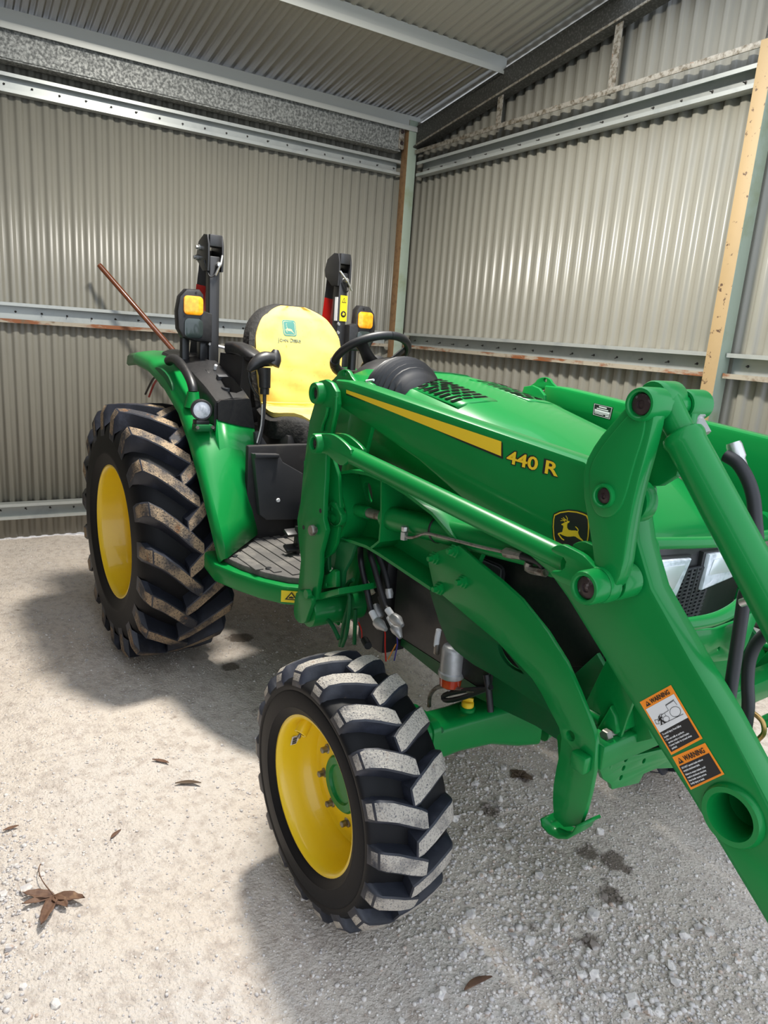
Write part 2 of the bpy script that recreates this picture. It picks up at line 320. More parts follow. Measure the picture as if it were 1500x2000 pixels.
def post(name, x0, x1, y0, y1, z1, my, mx, lab, cap=None):
    v, f = box_data(((x0 + x1) / 2, (y0 + y1) / 2, z1 / 2), (x1 - x0, y1 - y0, z1), None, .004)
    o = from_data(name, v, f, [mx, my], None, 30)
    for p in o.data.polygons: p.material_index = 1 if p.normal.y < -.6 else 0
    return struct(o, lab)
post('trim_1', -2.045, -1.945, 1.955, 2.045, 3.40, POSTC, POSTG, 'corner post, brown primer on one face and pale green on the other')
p2 = post('trim_2', 1.155, 1.238, 2.005, 2.10, 3.17, POSTB, POSTG, 'scuffed beige and green steel post at the right')
struct(from_data('trim_3', *box_data((1.20, 2.06, 3.42), (.07, .08, .50), None, .004), GALVD, None, 30), 'dark steel stub above the beige post')
# eave beam between the posts
ring = [(-2.075, 3.365), (-1.99, 3.365), (-1.985, 3.36), (-1.985, 3.165), (-1.975, 3.155), (-1.975, 3.148), (-2.075, 3.148)]
eb = struct(loft('trim_4', [[(x, YL, z) for x, z in ring], [(x, 1.90, z) for x, z in ring]], GALV, None, smooth=20), 'spangled galvanised eave beam under the roof')
br = plate('bracket', rrect(1.905, 3.262, .05, .19, .012), -1.983, -1.972, GALVR, eb, axis='x', bev=.001)
for z in (3.215, 3.30): lathe('bolt', [(.0, 0), (.016, 0), (.016, .012), (0, .012)], (-1.972, 1.905, z), (1, 0, 0), PINM, eb, 6)
# eave purlin and second purlin hang under the roof sheets
def purlin(x, lab, y1=2.06):
    z = roof_z(x) - (.030 if x < -1.5 else .012)
    ring = [(x - .045, z), (x + .035, z + .08 * SL), (x + .035, z - .062), (x + .052, z - .066), (x + .052, z - .104), (x + .048, z - .104), (x + .048, z - .07), (x + .03, z - .066), (x + .03, z - .004), (x - .045, z - .004)]
    o = loft('purlin', [[(a, YL, b) for a, b in ring], [(a, y1, b) for a, b in ring]], PURL, ce, smooth=20); o['label'] = lab
purlin(-1.985, 'pale purlin along the eave'); purlin(-.905, 'pale purlin across the middle of the roof'); purlin(.15, 'purlin beside the roof opening')
# gable rafter, its hangers and the scaly angle below
ring = lambda x: [(x, 2.085, 3.395 + SL * (x + 1.75)), (x, 2.03, 3.395 + SL * (x + 1.75)), (x, 2.022, 3.385 + SL * (x + 1.75)), (x, 2.03, 3.378 + SL * (x + 1.75)), (x, 2.03, 3.255 + SL * (x + 1.75)), (x, 2.005, 3.235 + SL * (x + 1.75)), (x, 2.005, 3.225 + SL * (x + 1.75)), (x, 2.085, 3.215 + SL * (x + 1.75))]
ra = struct(loft('trim_5', [ring(-2.0), ring(2.5)], GALVD, None, smooth=20), 'dark weathered rafter along the gable')
lp = [(x, 2.0, 3.226 + SL * (x + 1.75)) for x in (-1.9, 2.5)]
q = from_data('rafter_lip', *join([box_data((.3, 2.016, 3.232 + SL * 2.05), (4.45, .03, .014), (0, -math.atan(SL), 0), .002)]), GALVR, ra, 30)
for x in (-.86, .19):
    h = 3.22 + SL * (x + 1.75) - 3.155
    from_data('hanger', *join([box_data((x, 2.03, 3.155 + h / 2), (.055, .006, h + .02)), box_data((x - .028, 2.045, 3.155 + h / 2), (.005, .03, h + .02))]), GALVR, ra, 30)
struct(from_data('trim_6', *join([box_data((-.38, 2.02, 3.158), (3.1, .008, .032), None, .002), box_data((-.38, 2.05, 3.172), (3.1, .06, .006), None, .001)]), GALVR, None, 30), 'scaly galvanised angle across the gable wall')
plate('gusset', rrect(2.065, 3.30, .05, .19, .006), -1.945, -1.935, GALVR, ra, axis='x', bev=.001)
for z in (3.24, 3.34): lathe('bolt', [(.0, 0), (.012, 0), (.012, .01), (0, .01)], (-1.935, 2.07, z), (1, 0, 0), PINM, ra, 6)

# ---------------------------------------------------------------- the ground
n = 220; gx = np.linspace(-2.5, 4.6, n); gy = np.linspace(-4.4, 2.5, n); X, Y = np.meshgrid(gx, gy, indexing='ij')
H = np.zeros_like(X)
for k in range(26):
    a = rng.uniform(0, 2 * PI); q = rng.uniform(2, 24); H += np.sin(q * (math.cos(a) * X + math.sin(a) * Y) + rng.uniform(0, 6.3)) * .010 / (1 + .35 * q)
H -= H.max() + .001
V = np.stack([X.ravel(), Y.ravel(), H.ravel()], 1)
idx = np.arange(n * n).reshape(n, n); F = np.stack([idx[:-1, :-1], idx[1:, :-1], idx[1:, 1:], idx[:-1, 1:]], -1).reshape(-1, 4)
me = bpy.data.meshes.new('floor'); me.from_pydata(V.tolist(), [], F.tolist())
floor = struct(finish('floor', me, GROUND, None, 60), 'pale compacted gravel floor of the shed')
def gh(x, y):
    i = np.clip(((np.asarray(x) + 2.5) / 7.1 * (n - 1)).round().astype(int), 0, n - 1); j = np.clip(((np.asarray(y) + 4.4) / 6.9 * (n - 1)).round().astype(int), 0, n - 1)
    return H[i, j]
def ico():
    bm = bmesh.new(); bmesh.ops.create_icosphere(bm, subdivisions=1, radius=1.0); bm.verts.index_update()
    v = np.array([x.co[:] for x in bm.verts]); f = np.array([[y.index for y in p.verts] for p in bm.faces]); bm.free(); return v, f
iv, if_ = ico()
shapes = []
for k in range(10):
    v = np.round(iv * 1.3 + rng.uniform(-.3, .3, iv.shape)) * rng.uniform(.25, .55, (1, 3)) + iv * .5 + rng.uniform(-.2, .2, iv.shape); v[:, 2] *= .72; shapes.append(v)
def dens(x, y):                                    # loose stone lies thick at the right front and the lower left, thin where it is compacted
    d = .10 + 1.2 * np.exp(-(((x - 2.45) / .75) ** 2 + ((y - .15) / .6) ** 2)) + 1.1 * np.exp(-(((x - 1.72) / .45) ** 2 + ((y + 1.50) / .13) ** 2)) + .5 * np.exp(-(((x - 2.5) / .5) ** 2 + ((y + 1.0) / .3) ** 2))
    return d * (.55 + .45 * np.sin(3.1 * x + 1.3 * y) * np.sin(2.3 * y - 1.7 * x + 1))
def scatter(N, smin, smax, power, floor_d):
    out = []
    while len(out) < N:
        x = rng.uniform(-1.9, 3.4, 4000); y = rng.uniform(-2.6, 1.2, 4000); keep = rng.uniform(0, 1.0, 4000) < np.clip(dens(x, y) + floor_d, 0, 1)
        s = smin * (smax / smin) ** (rng.uniform(0, 1, 4000) ** power)
        out += list(zip(x[keep], y[keep], s[keep]))
    return out[:N]
LV = [(1.323,-0.846),(1.142,-0.901),(2.498,-0.414),(2.497,-0.439),(2.498,-0.391),(1.300,-1.428),(1.476,-1.131),(1.816,-0.060),(1.694,-1.346),(1.657,-1.389),(1.727,-1.302),(1.745,-1.372),(1.835,0.363)]
def clear(x, y, r=.045): return all((x - a) ** 2 + (y - b) ** 2 > r * r for a, b in LV)
P = np.array(scatter(72000, .0018, .0092, 1.6, .16)); P[:, 2] *= np.clip(.48 + .52 * dens(P[:, 0], P[:, 1]), .48, 1)
P[:, 2] *= np.where(rng.uniform(0, 1, len(P)) < .15, 1.5, 1)
Vs = []; Fs = []; off = 0
pick = rng.integers(0, len(shapes), len(P)); ang = rng.uniform(0, 2 * PI, len(P)); z0 = gh(P[:, 0], P[:, 1])
sh = np.stack(shapes)[pick] * P[:, 2][:, None, None]; c, s = np.cos(ang)[:, None], np.sin(ang)[:, None]
W3 = np.stack([sh[:, :, 0] * c - sh[:, :, 1] * s + P[:, 0][:, None], sh[:, :, 0] * s + sh[:, :, 1] * c + P[:, 1][:, None], sh[:, :, 2] + (z0 + P[:, 2] * .22)[:, None]], -1)
allF = (if_[None] + (np.arange(len(P)) * len(iv))[:, None, None]).reshape(-1, 3)
me = bpy.data.meshes.new('gravel'); me.vertices.add(W3.size // 3); me.vertices.foreach_set('co', W3.astype('f').ravel())
me.loops.add(allF.size); me.loops.foreach_set('vertex_index', allF.ravel().astype('i')); me.polygons.add(len(allF)); me.polygons.foreach_set('loop_start', np.arange(0, allF.size, 3).astype('i')); me.update(calc_edges=True)
gr = finish('gravel', me, STONE, floor, 0); gr['kind'] = 'stuff'; gr['label'] = 'loose pale crushed gravel strewn over the floor'
stone_me = []
for k, v in enumerate(shapes):
    m_ = bpy.data.meshes.new('stone'); m_.from_pydata(v.tolist(), [], if_.tolist()); m_.materials.append(STONE); stone_me.append(m_)
pts = scatter(1500, .008, .0195, 1.9, -.12)
pts = [p for p in pts if clear(p[0], p[1]) and (p[0] - 3.6) * .82 - (p[1] + 1.5) * .52 < -.5][:290]
for k, (x, y, s_) in enumerate(pts):
    o = bpy.data.objects.new('stone', stone_me[k % 10]); COL.objects.link(o); o.parent = floor
    o.location = (x, y, float(gh(x, y)) + s_ * .3); o.scale = (s_,) * 3; o.rotation_euler = (random.uniform(-.25, .25), random.uniform(-.25, .25), random.uniform(0, 6.28))

# ---------------------------------------------------------------- leaves and twigs on the ground
def dry_leaf(name, at, rot, lobes, stem, m, lab, curl, grp=None):
    bm = bmesh.new()
    for a, L, w_ in lobes:                          # each lobe is a folded blade curling upward towards its tip
        a = math.radians(a) + rot; ca, sa = math.cos(a), math.sin(a); rows = []
        for i, (t, ww) in enumerate(((0, .35), (.2, .8), (.4, 1.0), (.55, .82), (.7, .78), (.85, .42), (1, .04))):
            row = []
            for s_ in (-1, -.5, 0, .5, 1):
                jag = (.12 * w_ * ((i % 2) * 2 - 1) if abs(s_) == 1 else 0)
                q = w_ * ww * s_ + (jag if s_ > 0 else -jag)
                z = .004 + curl * (t ** 2) * L + abs(s_) * w_ * ww * .55 + random.uniform(-.002, .002)
                row.append(bm.verts.new((L * t * ca - q * sa, L * t * sa + q * ca, z)))
            rows.append(row)
        for r0, r1 in zip(rows, rows[1:]):
            for k in range(4): bm.faces.new((r0[k], r0[k + 1], r1[k + 1], r1[k]))
    me = bpy.data.meshes.new(name); bm.to_mesh(me); bm.free()
    e = bpy.data.objects.new(name, None); COL.objects.link(e); e.location = (at[0], at[1], float(gh(at[0], at[1])))
    tag(e, lab, 'leaf', grp)
    b = finish('leaf_blade', me, m, e, 60); solid(b, .0012, 0)
    if stem:
        a = math.radians(stem[0]) + rot; L = stem[1]
        tube('leaf_stem', [(0, 0, .006), (L * .4 * math.cos(a + .15), L * .4 * math.sin(a + .15), .022), (L * .75 * math.cos(a), L * .75 * math.sin(a), .02), (L * math.cos(a - .12), L * math.sin(a - .12), .008)], [.0022, .0016, .0014, .0018], m, e, 6, 4)
    return e
c0 = (1.673,-1.343,0.000); c1 = (1.526,-1.381,0.000); up = math.atan2(c1[1] - c0[1], c1[0] - c0[0]); SZ = math.hypot(c1[0] - c0[0], c1[1] - c0[1])
L1 = [(1.634,-1.422),(1.678,-1.428),(1.786,-1.390),(1.745,-1.317),(1.735,-1.268)]
lob = [(math.degrees(math.atan2(q[1] - c0[1], q[0] - c0[0])), math.hypot(q[0] - c0[0], q[1] - c0[1]), w_) for q, w_ in zip(L1, (.017, .013, .018, .016, .018))]
dry_leaf('dry_leaf', c0, 0, lob, (math.degrees(up), SZ), LEAF, 'large curled brown maple leaf with a long stem, lower left', .16)
def sliver(name, a, b, w_, m, lab, cat='leaf', lift=.006):
    a = Vector((a[0], a[1], 0)); b = Vector((b[0], b[1], 0)); d = b - a; L = d.length; u = d.normalized(); v_ = Vector((-u.y, u.x, 0)); V = []; F = []
    z = float(gh(a.x, a.y)) + .004
    for i in range(9):
        t = i / 8; ww = w_ * math.sin(PI * min(.97, max(.03, t))) ** .7
        for k, s_ in enumerate((-1, 0, 1)): V.append(u * L * (t - .5) + v_ * (ww * s_ + .1 * L * math.sin(PI * t)) + Vector((0, 0, lift * (1 - math.sin(PI * t)) + (.5 * ww if s_ else 0))))
    for i in range(8):
        for k in range(2): F.append((i * 3 + k, i * 3 + k + 1, i * 3 + k + 4, i * 3 + k + 3))
    o = from_data(name, V, F, m, None, 60, ((a.x + b.x) / 2, (a.y + b.y) / 2, z)); solid(o, .0015, 0)
    return tag(o, lab, cat)
A = [(1.306,-0.889),(1.344,-0.803),(1.116,-0.925),(1.166,-0.874),(2.497,-0.459),(2.499,-0.367),(1.303,-1.451),(1.298,-1.404),(1.489,-1.149),(1.462,-1.112),(1.813,-0.106),(1.818,-0.012),(1.810,0.350),(1.879,0.376),(1.263,0.175),(1.197,0.250)]
sliver('leaf_shred', A[0], A[1], .010, WETLEAF, 'thin dark leaf shred lying alone on the bright gravel')
sliver('leaf_shred', A[2], A[3], .008, LEAF, 'grey brown leaf shred lying above the thin dark one')
sliver('dry_leaf', A[4], A[5], .010, LEAF, 'narrow dry leaf on the gravel at the bottom centre')
sliver('dry_leaf', A[6], A[7], .007, LEAF, 'small curled leaf at the left edge of the gravel')
sliver('leaf_shred', A[8], A[9], .007, LEAF, 'small tan leaf shred above the maple leaf')
sliver('dry_leaf', A[10], A[11], .006, LEAF, 'slender dry leaf on the stones right of the front tyre')
dry_leaf('wet_leaf', A[12], .3, [(20, .055, .020), (95, .045, .018), (170, .05, .018), (235, .04, .017)], (80, .035), WETLEAF, 'flat wet leaf with short stem on stones near the stand', .03)

# ---------------------------------------------------------------- brown handle leaning behind the right rear fender
e0 = (-1.930,-0.533,1.977); e1 = (-1.750,-0.058,1.417); d_ = (Vector(e1) - Vector(e0)); k_ = -e0[2] / d_.z; foot = Vector(e0) + d_ * (k_ * .985)
rod = tube('tool_handle', [e0, Vector(e0) + d_ * .02, e1, foot], [.0165, .0185, .0185, .0185], ROD, None, 16)
tag(rod, 'long varnished brown pole leaning behind the right rear fender', 'pole')

# ---------------------------------------------------------------- the tractor (local axes: x forward, y to its left, z up; origin on the ground below the rear axle)
tr = bpy.data.objects.new('tractor', None); COL.objects.link(tr); tr.rotation_euler = (0, 0, 0.0596)
tag(tr, 'green compact tractor with yellow wheels and front loader arms parked in the shed', 'tractor')
T = tr
LUGN = 0
def wheel(kind, cx, cz, s, lab):
    """tyre > lugs, rim > bolts and hub; s = -1 for the right-hand side, +1 for the left"""
    if kind == 'rear':
        yo, hw, R, rim_r, n, k, fl = .872, .218, .620, .335, 19, .36, .060
        prof = [(.325, .19), (.345, .203), (.385, .213), (.39, .217), (.40, .216), (.47, .218), (.515, .208), (.545, .186), (.563, .13), (.571, 0)]
    else:
        yo, hw, R, rim_r, n, k, fl = .858, .141, .395, .230, 18, .17, .042
        prof = [(.226, .118), (.236, .130), (.25, .136), (.254, .140), (.262, .139), (.30, .1395), (.304, .1365), (.308, .139), (.318, .139), (.326, .136), (.329, .130), (.334, .122), (.341, .09), (.346, 0)]
    full = prof + [(r, -h) for r, h in prof[-2::-1]]
    cy = yo - hw if kind == 'rear' else yo - hw * .9
    tire = from_data('tire', *lathe_data([(r, h) for r, h in full], (0, 0, 0), (0, s, 0), 72, False), SIDEW, T, 50, (cx, s * cy, cz)); tire['label'] = lab
    # lug: a bent bar from the shoulder to just past the middle; sections (offset, top radius, base radius, angle, half width top, half width base)
    def lug_mesh(side):
        V = []; mi = []
        if kind == 'rear': st = [(.217, .505, .47, .0, .024, .034), (.213, .585, .52, .004, .029, .042), (.192, .626, .54, .014, .033, .048), (.14, .631, .555, .07, .034, .050), (.08, .633, .562, .155, .035, .052), (.02, .634, .565, .25, .036, .054), (-.035, .633, .564, .33, .030, .050)]
        else: st = [(.139, .336, .318, .0, .022, .027), (.131, .360, .325, .003, .025, .031), (.115, .374, .330, .01, .027, .035), (.08, .382, .336, .04, .028, .037), (.04, .387, .340, .09, .028, .038), (.0, .388, .342, .14, .028, .039), (-.022, .386, .342, .165, .023, .037)]
        for o, rt, rb, a, wt, wb_ in st:
            for r, w_ in ((rb, wb_), (rt, wt), (rt, -wt), (rb, -wb_)):
                t = -a + w_ / r; V.append((r * math.cos(t), side * o, r * math.sin(t)))
        F = []
        for i in range(len(st) - 1):
            for j in range(3): F.append((i * 4 + j, i * 4 + j + 1, (i + 1) * 4 + j + 1, (i + 1) * 4 + j)); mi.append(1 if j == 1 else 0)
        F += [(0, 1, 2, 3), tuple((len(st) - 1) * 4 + j for j in (3, 2, 1, 0))]; mi += [0, 0]
        me = bpy.data.meshes.new('lug'); me.from_pydata(V, [], F); me.polygons.foreach_set('material_index', mi)
        bm = bmesh.new(); bm.from_mesh(me); bmesh.ops.recalc_face_normals(bm, faces=bm.faces)
        ed = [e for e in bm.edges if any(f.material_index == 1 for f in e.link_faces) and len(e.link_faces) == 2 and e.calc_face_angle(0) > .5]
        bmesh.ops.bevel(bm, geom=ed, offset=.004, segments=1, affect='EDGES'); bm.to_mesh(me); bm.free()
        me.materials.append(RUB); me.materials.append(MUDR if kind == 'rear' else MUDF); me.shade_smooth(); me.set_sharp_from_angle(angle=math.radians(35)); return me
    for side, ph in ((s, 0), (-s, .5)):
        me = lug_mesh(side)
        for i in range(n):
            o = bpy.data.objects.new('lug', me); COL.objects.link(o); o.parent = tire; o.rotation_euler = (0, -2 * PI * (i + ph + .3) / n, 0)
    # rim
    if kind == 'rear':
        pr = [(.330, .178), (.336, .180), (.340, .188), (.337, .195), (.326, .196), (.318, .190), (.312, .172), (.309, .140), (.304, .125), (.300, .095), (.292, .08), (.288, .02), (.286, -.05), (.24, -.06), (.17, -.04), (.10, -.03), (0, -.03)]
        back = [(.30, -.06), (.31, -.18), (.335, -.195)]
        yb, nb, rb_ = -.03, 8, .15
    else:
        pr = [(.224, .108), (.229, .110), (.233, .116), (.231, .122), (.223, .123), (.217, .118), (.212, .102), (.208, .08), (.203, .06), (.200, .03), (.190, .015), (.186, -.01), (.170, -.015), (.14, -.004), (.105, .004), (.085, .004), (.08, -.004), (0, -.004)]
        back = [(.20, -.02), (.21, -.12), (.233, -.13)]
        yb, nb, rb_ = .0, 8, .118
    rim = from_data('rim', *lathe_data(pr, (0, 0, 0), (0, s, 0), 72, False), YEL, T, 40, (cx, s * cy, cz)); rim['label'] = 'deep dished yellow wheel rim'
    from_data('rim_back', *lathe_data(back, (0, 0, 0), (0, s, 0), 48, False), YEL, rim, 40)
    bm_ = bpy.data.meshes.new('wheel_bolt'); v, f = lathe_data([(.0, -.005), (.015, -.005), (.015, .004), (.0095, .006), (.0095, .024), (.007, .026), (0, .026)], (0, 0, 0), (0, s, 0), 12, False)
    bm_.from_pydata([tuple(p) for p in v], [], f); bm_.materials.append(STEEL); bm_.shade_smooth(); bm_.set_sharp_from_angle(angle=.6)
    for i in range(nb):
        a = 2 * PI * (i + .35) / nb; o = bpy.data.objects.new('wheel_bolt', bm_); COL.objects.link(o); o.parent = rim; o.location = (rb_ * math.cos(a), s * yb, rb_ * math.sin(a))
    from_data('hub', *lathe_data([(.086, yb - .01), (.086, yb + .014), (.080, yb + .02), (.06, yb + .02), (.055, yb + .012), (0, yb + .012)], (0, 0, 0), (0, s, 0), 32, False), GREEN, rim, 35)['label'] = 'green wheel hub'
    if kind == 'front':
        # valve guard and tag near the top of the dish
        a = math.radians(130); c = Vector((.188 * math.cos(a), s * .085, .188 * math.sin(a))); d = Vector((-math.cos(a) * .55, s * .8, -math.sin(a) * .55 - .35)).normalized()
        from_data('valve_guard', *lathe_data([(.020, -.03), (.021, .022), (.018, .024), (.015, .022), (.014, -.01)], c, d, 18, False), YEL, rim, 40)
        from_data('valve_stem', *lathe_data([(.004, -.02), (.004, .026), (.006, .027), (.006, .036), (0, .037)], c, d, 10, False), STEEL, rim, 40)
        q = bpy.data.meshes.new('tag')
        A0 = math.radians(163)
        P = [((.2035 * math.cos(A0 + t), s * y, .2035 * math.sin(A0 + t))) for t, y in ((-.07, .055), (.11, .055), (.11, .085), (-.07, .085))]
        from_data('paper_tag', P, [(0, 1, 2, 3)], WHITE, rim, 0)
        bars = []
        for i in range(9):
            t = -.05 + i * .016; bars.append(([(.202 * math.cos(A0 + t + dd), s * y, .202 * math.sin(A0 + t + dd)) for dd, y in ((0, .064), (.007 + .004 * (i % 3), .064), (.007 + .004 * (i % 3), .080), (0, .080))], [(0, 1, 2, 3)]))
        from_data('barcode', *join(bars), LBLK, rim, 0)['kind'] = 'stuff'
    if kind == 'front':
        for o in (tire, rim): o.scale = (.968, .90, .968)
    return tire
wheel('rear', 0, .6, -1, 'muddy black rear tyre with deep chevron lugs'); wheel('rear', 0, .6, 1, 'far rear tyre')
wheel('front', 2.022, .378, -1, 'front tyre with pale gravel caked on its lugs'); wheel('front', 2.022, .378, 1, 'far front tyre')

# ---- chassis, axles, engine mass
def ybox(name, x0, x1, y0, y1, z0, z1, m, bev=.01): return box(name, ((x0 + x1) / 2, (y0 + y1) / 2, (z0 + z1) / 2), (x1 - x0, y1 - y0, z1 - z0), m, T, None, bev)
ra_ = lathe('rear_axle', [(.0, -.52), (.13, -.52), (.12, -.30), (.16, -.2), (.16, .2), (.12, .30), (.13, .52), (0, .52)], (0, 0, .6), (0, 1, 0), GREEN2, T, 20)
ybox('transmission', -.30, 1.0, -.18, .18, .42, .86, VOID, .03)
ybox('engine', 1.15, 2.35, -.24, .24, .60, 1.12, VOID, .03)
ybox('front_support', 1.5, 2.35, -.13, .13, .47, .60, GREEN2, .02)
for s in (-1, 1):
    plate('chassis_rail', [(1.0, .62), (1.0, .80), (1.75, .86), (2.35, .80), (2.42, .66), (2.38, .58), (1.9, .52), (1.55, .55)], s * .235, s * .255, GREEN2, T, bev=.003)
# front axle: cast beam widening towards the pivot, flange and knuckle at the wheel
for s in (-1, 1):
    rg = []
    for y, hx, hz, zc in ((.02, .10, .095, .43), (.10, .085, .085, .43), (.20, .062, .066, .435), (.33, .056, .060, .44), (.44, .058, .062, .44), (.455, .06, .064, .44)):
        rg.append([(2.02 + a, s * y, zc + b) for a, b in rrect(0, 0, 2 * hx, 2 * hz, .026, 3)])
    ax_ = loft('front_axle', rg, GREEN, T)
    rg = [[(2.02 + a, s * y, .43 + b) for a, b in rrect(0, 0, w_, h_, r_, 3)] for y, w_, h_, r_ in ((.445, .155, .20, .03), (.475, .16, .205, .03), (.477, .15, .19, .03), (.50, .145, .185, .03), (.53, .12, .15, .04), (.60, .11, .13, .04))]
    loft('axle_flange', rg, GREEN, ax_)
    lathe('knuckle', [(0, -.135), (.055, -.135), (.062, -.12), (.062, .12), (.045, .135), (0, .135)], (2.02, s * .56, .40), (0, 0, 1), GREEN, ax_, 20)
    for z in (.36, .50):
        for x in (1.955, 2.085): lathe('bolt', [(0, 0), (.010, 0), (.010, .01), (0, .01)], (x, s * .444, z), (0, -s, 0), GREEN2, ax_, 6)
lathe('filler_neck', [(.026, -.02), (.026, .012), (.022, .016), (0, .016)], (2.03, -.285, .497), (0, 0, 1), GREEN, T, 16)
fc = lathe('filler_cap', [(.0, .0), (.020, .0), (.020, .014), (.017, .018), (0, .018)], (2.03, -.285, .512), (0, 0, 1), YDEC, T, 16); fc['label'] = 'yellow filler cap on the front axle'
box('cap_grip', (2.03, -.285, .536), (.034, .011, .014), YDEC, fc, (0, 0, .7), .003)

# ---- hood
def hood_ring(x, hw, zt, zs, zb, crown=.03):
    P = [(x, -hw, zb), (x, -hw, zs)]
    for t in (-.92, -.78, -.6, -.3, 0, .3, .6, .78, .92):
        P.append((x, hw * t, zt - crown * abs(t) ** 2.2 - (zt - zs - crown) * max(0, (abs(t) - .6) / .4) ** 2.4))
    return P + [(x, hw, zs), (x, hw, zb)]
HR = [(1.16, .30, 1.515, 1.40, 1.20), (1.30, .315, 1.515, 1.40, 1.18), (1.55, .325, 1.495, 1.38, 1.15), (1.80, .33, 1.455, 1.33, 1.12), (2.08, .325, 1.39, 1.27, 1.10), (2.33, .305, 1.295, 1.19, 1.08), (2.47, .285, 1.215, 1.14, 1.08), (2.525, .27, 1.17, 1.12, 1.08)]
hood = loft('hood', [hood_ring(*h) for h in HR], GREEN, T, False, False, 50); solid(hood, .006)
loft('hood_underside', [[(x, y * .97, z) for y, z in ((-hw, zb + .02), (-hw * .9, zs - .01), (hw * .9, zs - .01), (hw, zb + .02))] for x, hw, zt, zs, zb in HR], VOID, hood, False, False)
# vents: slots painted as flat dark quads on two raised panels
def hz(x, y):
    X_ = [h[0] for h in HR]; hw, zt, zs = (np.interp(x, X_, [h[i] for h in HR]) for i in (1, 2, 3)); t = abs(y) / hw
    return zt - .03 * t ** 2.2 - (zt - zs - .03) * max(0, (t - .6) / .4) ** 2.4
for s in (-1, 1):
    pn = loft('vent_panel', [[(x, s * y, hz(x, y) + e) for y in (.075, .13, .19, .245)] for x, e in ((1.475, .0), (1.485, .003), (1.785, .003), (1.80, .0))], GREEN, hood, False, False); solid(pn, .004)
    V = []
    for i in range(9):
        x = 1.505 + .030 * i
        for (a, b) in ((.082, .120), (.127, .163), (.170, .236)) if i % 2 else ((.082, .140), (.147, .185), (.192, .236)):
            V.append(([(x + dx, s * y, hz(x + dx, y) + .0040) for dx, y in ((0, a), (.016, a), (.016, b), (0, b))], [(0, 1, 2, 3)]))
    for v, f in V: from_data('vent_slot', v, f, SLOT, pn, 0)
# raised line across the hood behind the vents and front seam
tube('hood_seam', [(1.33, y, hz(1.33, y) + .001) for y in np.linspace(-.29, .29, 13)], .004, GREEN2, hood, 6)
for s in (-1, 1):
    plate('side_panel', [(1.20, .86), (1.20, 1.19), (1.60, 1.15), (1.9, 1.12), (2.1, 1.10), (2.48, 1.08), (2.50, .86), (2.2, .72), (1.7, .78)], s * .285, s * .275, BLK, T, bev=.003)
# front: grille, centre rib and the two headlights
gp = loft('grille', [[(x, y, z) for y, z in ((-.27, z0), (-.09, z0), (.09, z0), (.27, z0))] for x, z0 in ((2.525, 1.165), (2.530, 1.10), (2.515, .95), (2.49, .80))], BLK, T, False, False); solid(gp, .01)
ybox('grille_shell', 2.25, 2.51, -.27, .27, .72, 1.09, VOID, .02)
for i, y in enumerate((-.075, -.05, -.025, 0, .025, .05, .075)):
    tube('grille_rib', [(2.540, y * 1.0, 1.10), (2.526, y * .8, .95), (2.500, y * .7, .80)], .006, GRYP, gp, 6)
for i in range(22):
    z = 1.10 - i * .011; box('grille_bar', (2.539 - (1.1 - z) * .07, -.0, z), (.006, .17 - i * .0022, .0045), GRYP, gp, None, 0)
for s, P, Q in ((1, [(0.030,1.136),(0.159,1.133),(0.191,1.121),(0.170,1.053),(0.023,1.036)], [(0.049,1.121),(0.150,1.119),(0.152,1.075),(0.036,1.079)]), (-1, [(-0.052,1.135),(-0.279,1.152),(-0.272,1.108),(-0.213,1.070),(-0.094,1.036)], [(-0.081,1.123),(-0.243,1.135),(-0.229,1.099),(-0.117,1.061)])):
    hl = plate('headlight', P, 2.532, 2.553, LENSW, T, axis='x', bev=.006); hl['label'] = 'clear headlight lens, ' + ('left' if s > 0 else 'right') + ' side'
    c = [sum(p[i] for p in P) / len(P) for i in (0, 1)]
    plate('headlight_bezel', [(c[0] + (p[0] - c[0]) * 1.13, c[1] + (p[1] - c[1]) * 1.13) for p in P], 2.50, 2.541, BLK, hl, axis='x', bev=.005)
    plate('reflector', Q, 2.552, 2.556, CHROME, hl, axis='x', bev=.001)

# ---- dash cowl, steering column and wheel
rg = []
for x, hw, zb, zt in ((.98, .10, 1.30, 1.42), (1.02, .19, 1.28, 1.52), (1.10, .25, 1.26, 1.555), (1.18, .275, 1.22, 1.545), (1.24, .285, 1.20, 1.525), (1.27, .285, 1.20, 1.505)):
    rg.append([(x, hw * math.cos(a), zb + (zt - zb) * max(0, math.sin(a)) ** .55) for a in np.linspace(0, PI, 17)])
loft('dash_cowl', rg, BLK, T, True, True, 50)
ybox('dash_column', .92, 1.20, -.2, .2, .72, 1.32, VOID, .04)
gpod = bpy.data.meshes.new('x')
rg = []; gc = (1.526,-0.300,1.459)
for i, t in enumerate(np.linspace(0, 1, 31)):          # ribbed black hood over the dash gauges
    x = gc[0] - .20 + .245 * t; r = .122 * math.sin(PI * min(.98, .10 + .86 * t)) ** .6 + (.0065 if i % 2 else 0)
    rg.append([(x, gc[1] + .10 + r * 1.15 * math.cos(a), gc[2] - .045 + .03 * math.sin(PI * t) + r * (math.sin(a) if math.sin(a) > 0 else .6 * math.sin(a)) * 1.0) for a in np.linspace(0, 2 * PI, 25)[:-1]])
gpo = loft('gauge_hood', rg, HOSE, T, True, True, 50); gpo['label'] = 'ribbed black gauge hood in front of the steering wheel'
sc = Vector((0.950,-0.019,1.550)); sn = Vector((-.56, 0, .83)).normalized(); su = Vector((.83, 0, .56)).normalized(); sv = Vector((0, 1, 0))
RW = .160
ringp = [sc + RW * (math.cos(a) * su + math.sin(a) * sv) for a in map(float, np.linspace(0, 2 * PI, 49))]
v, f = tube_data(ringp, .017, 14); swh = from_data('steering_wheel', v, f, HOSE, T, 60)
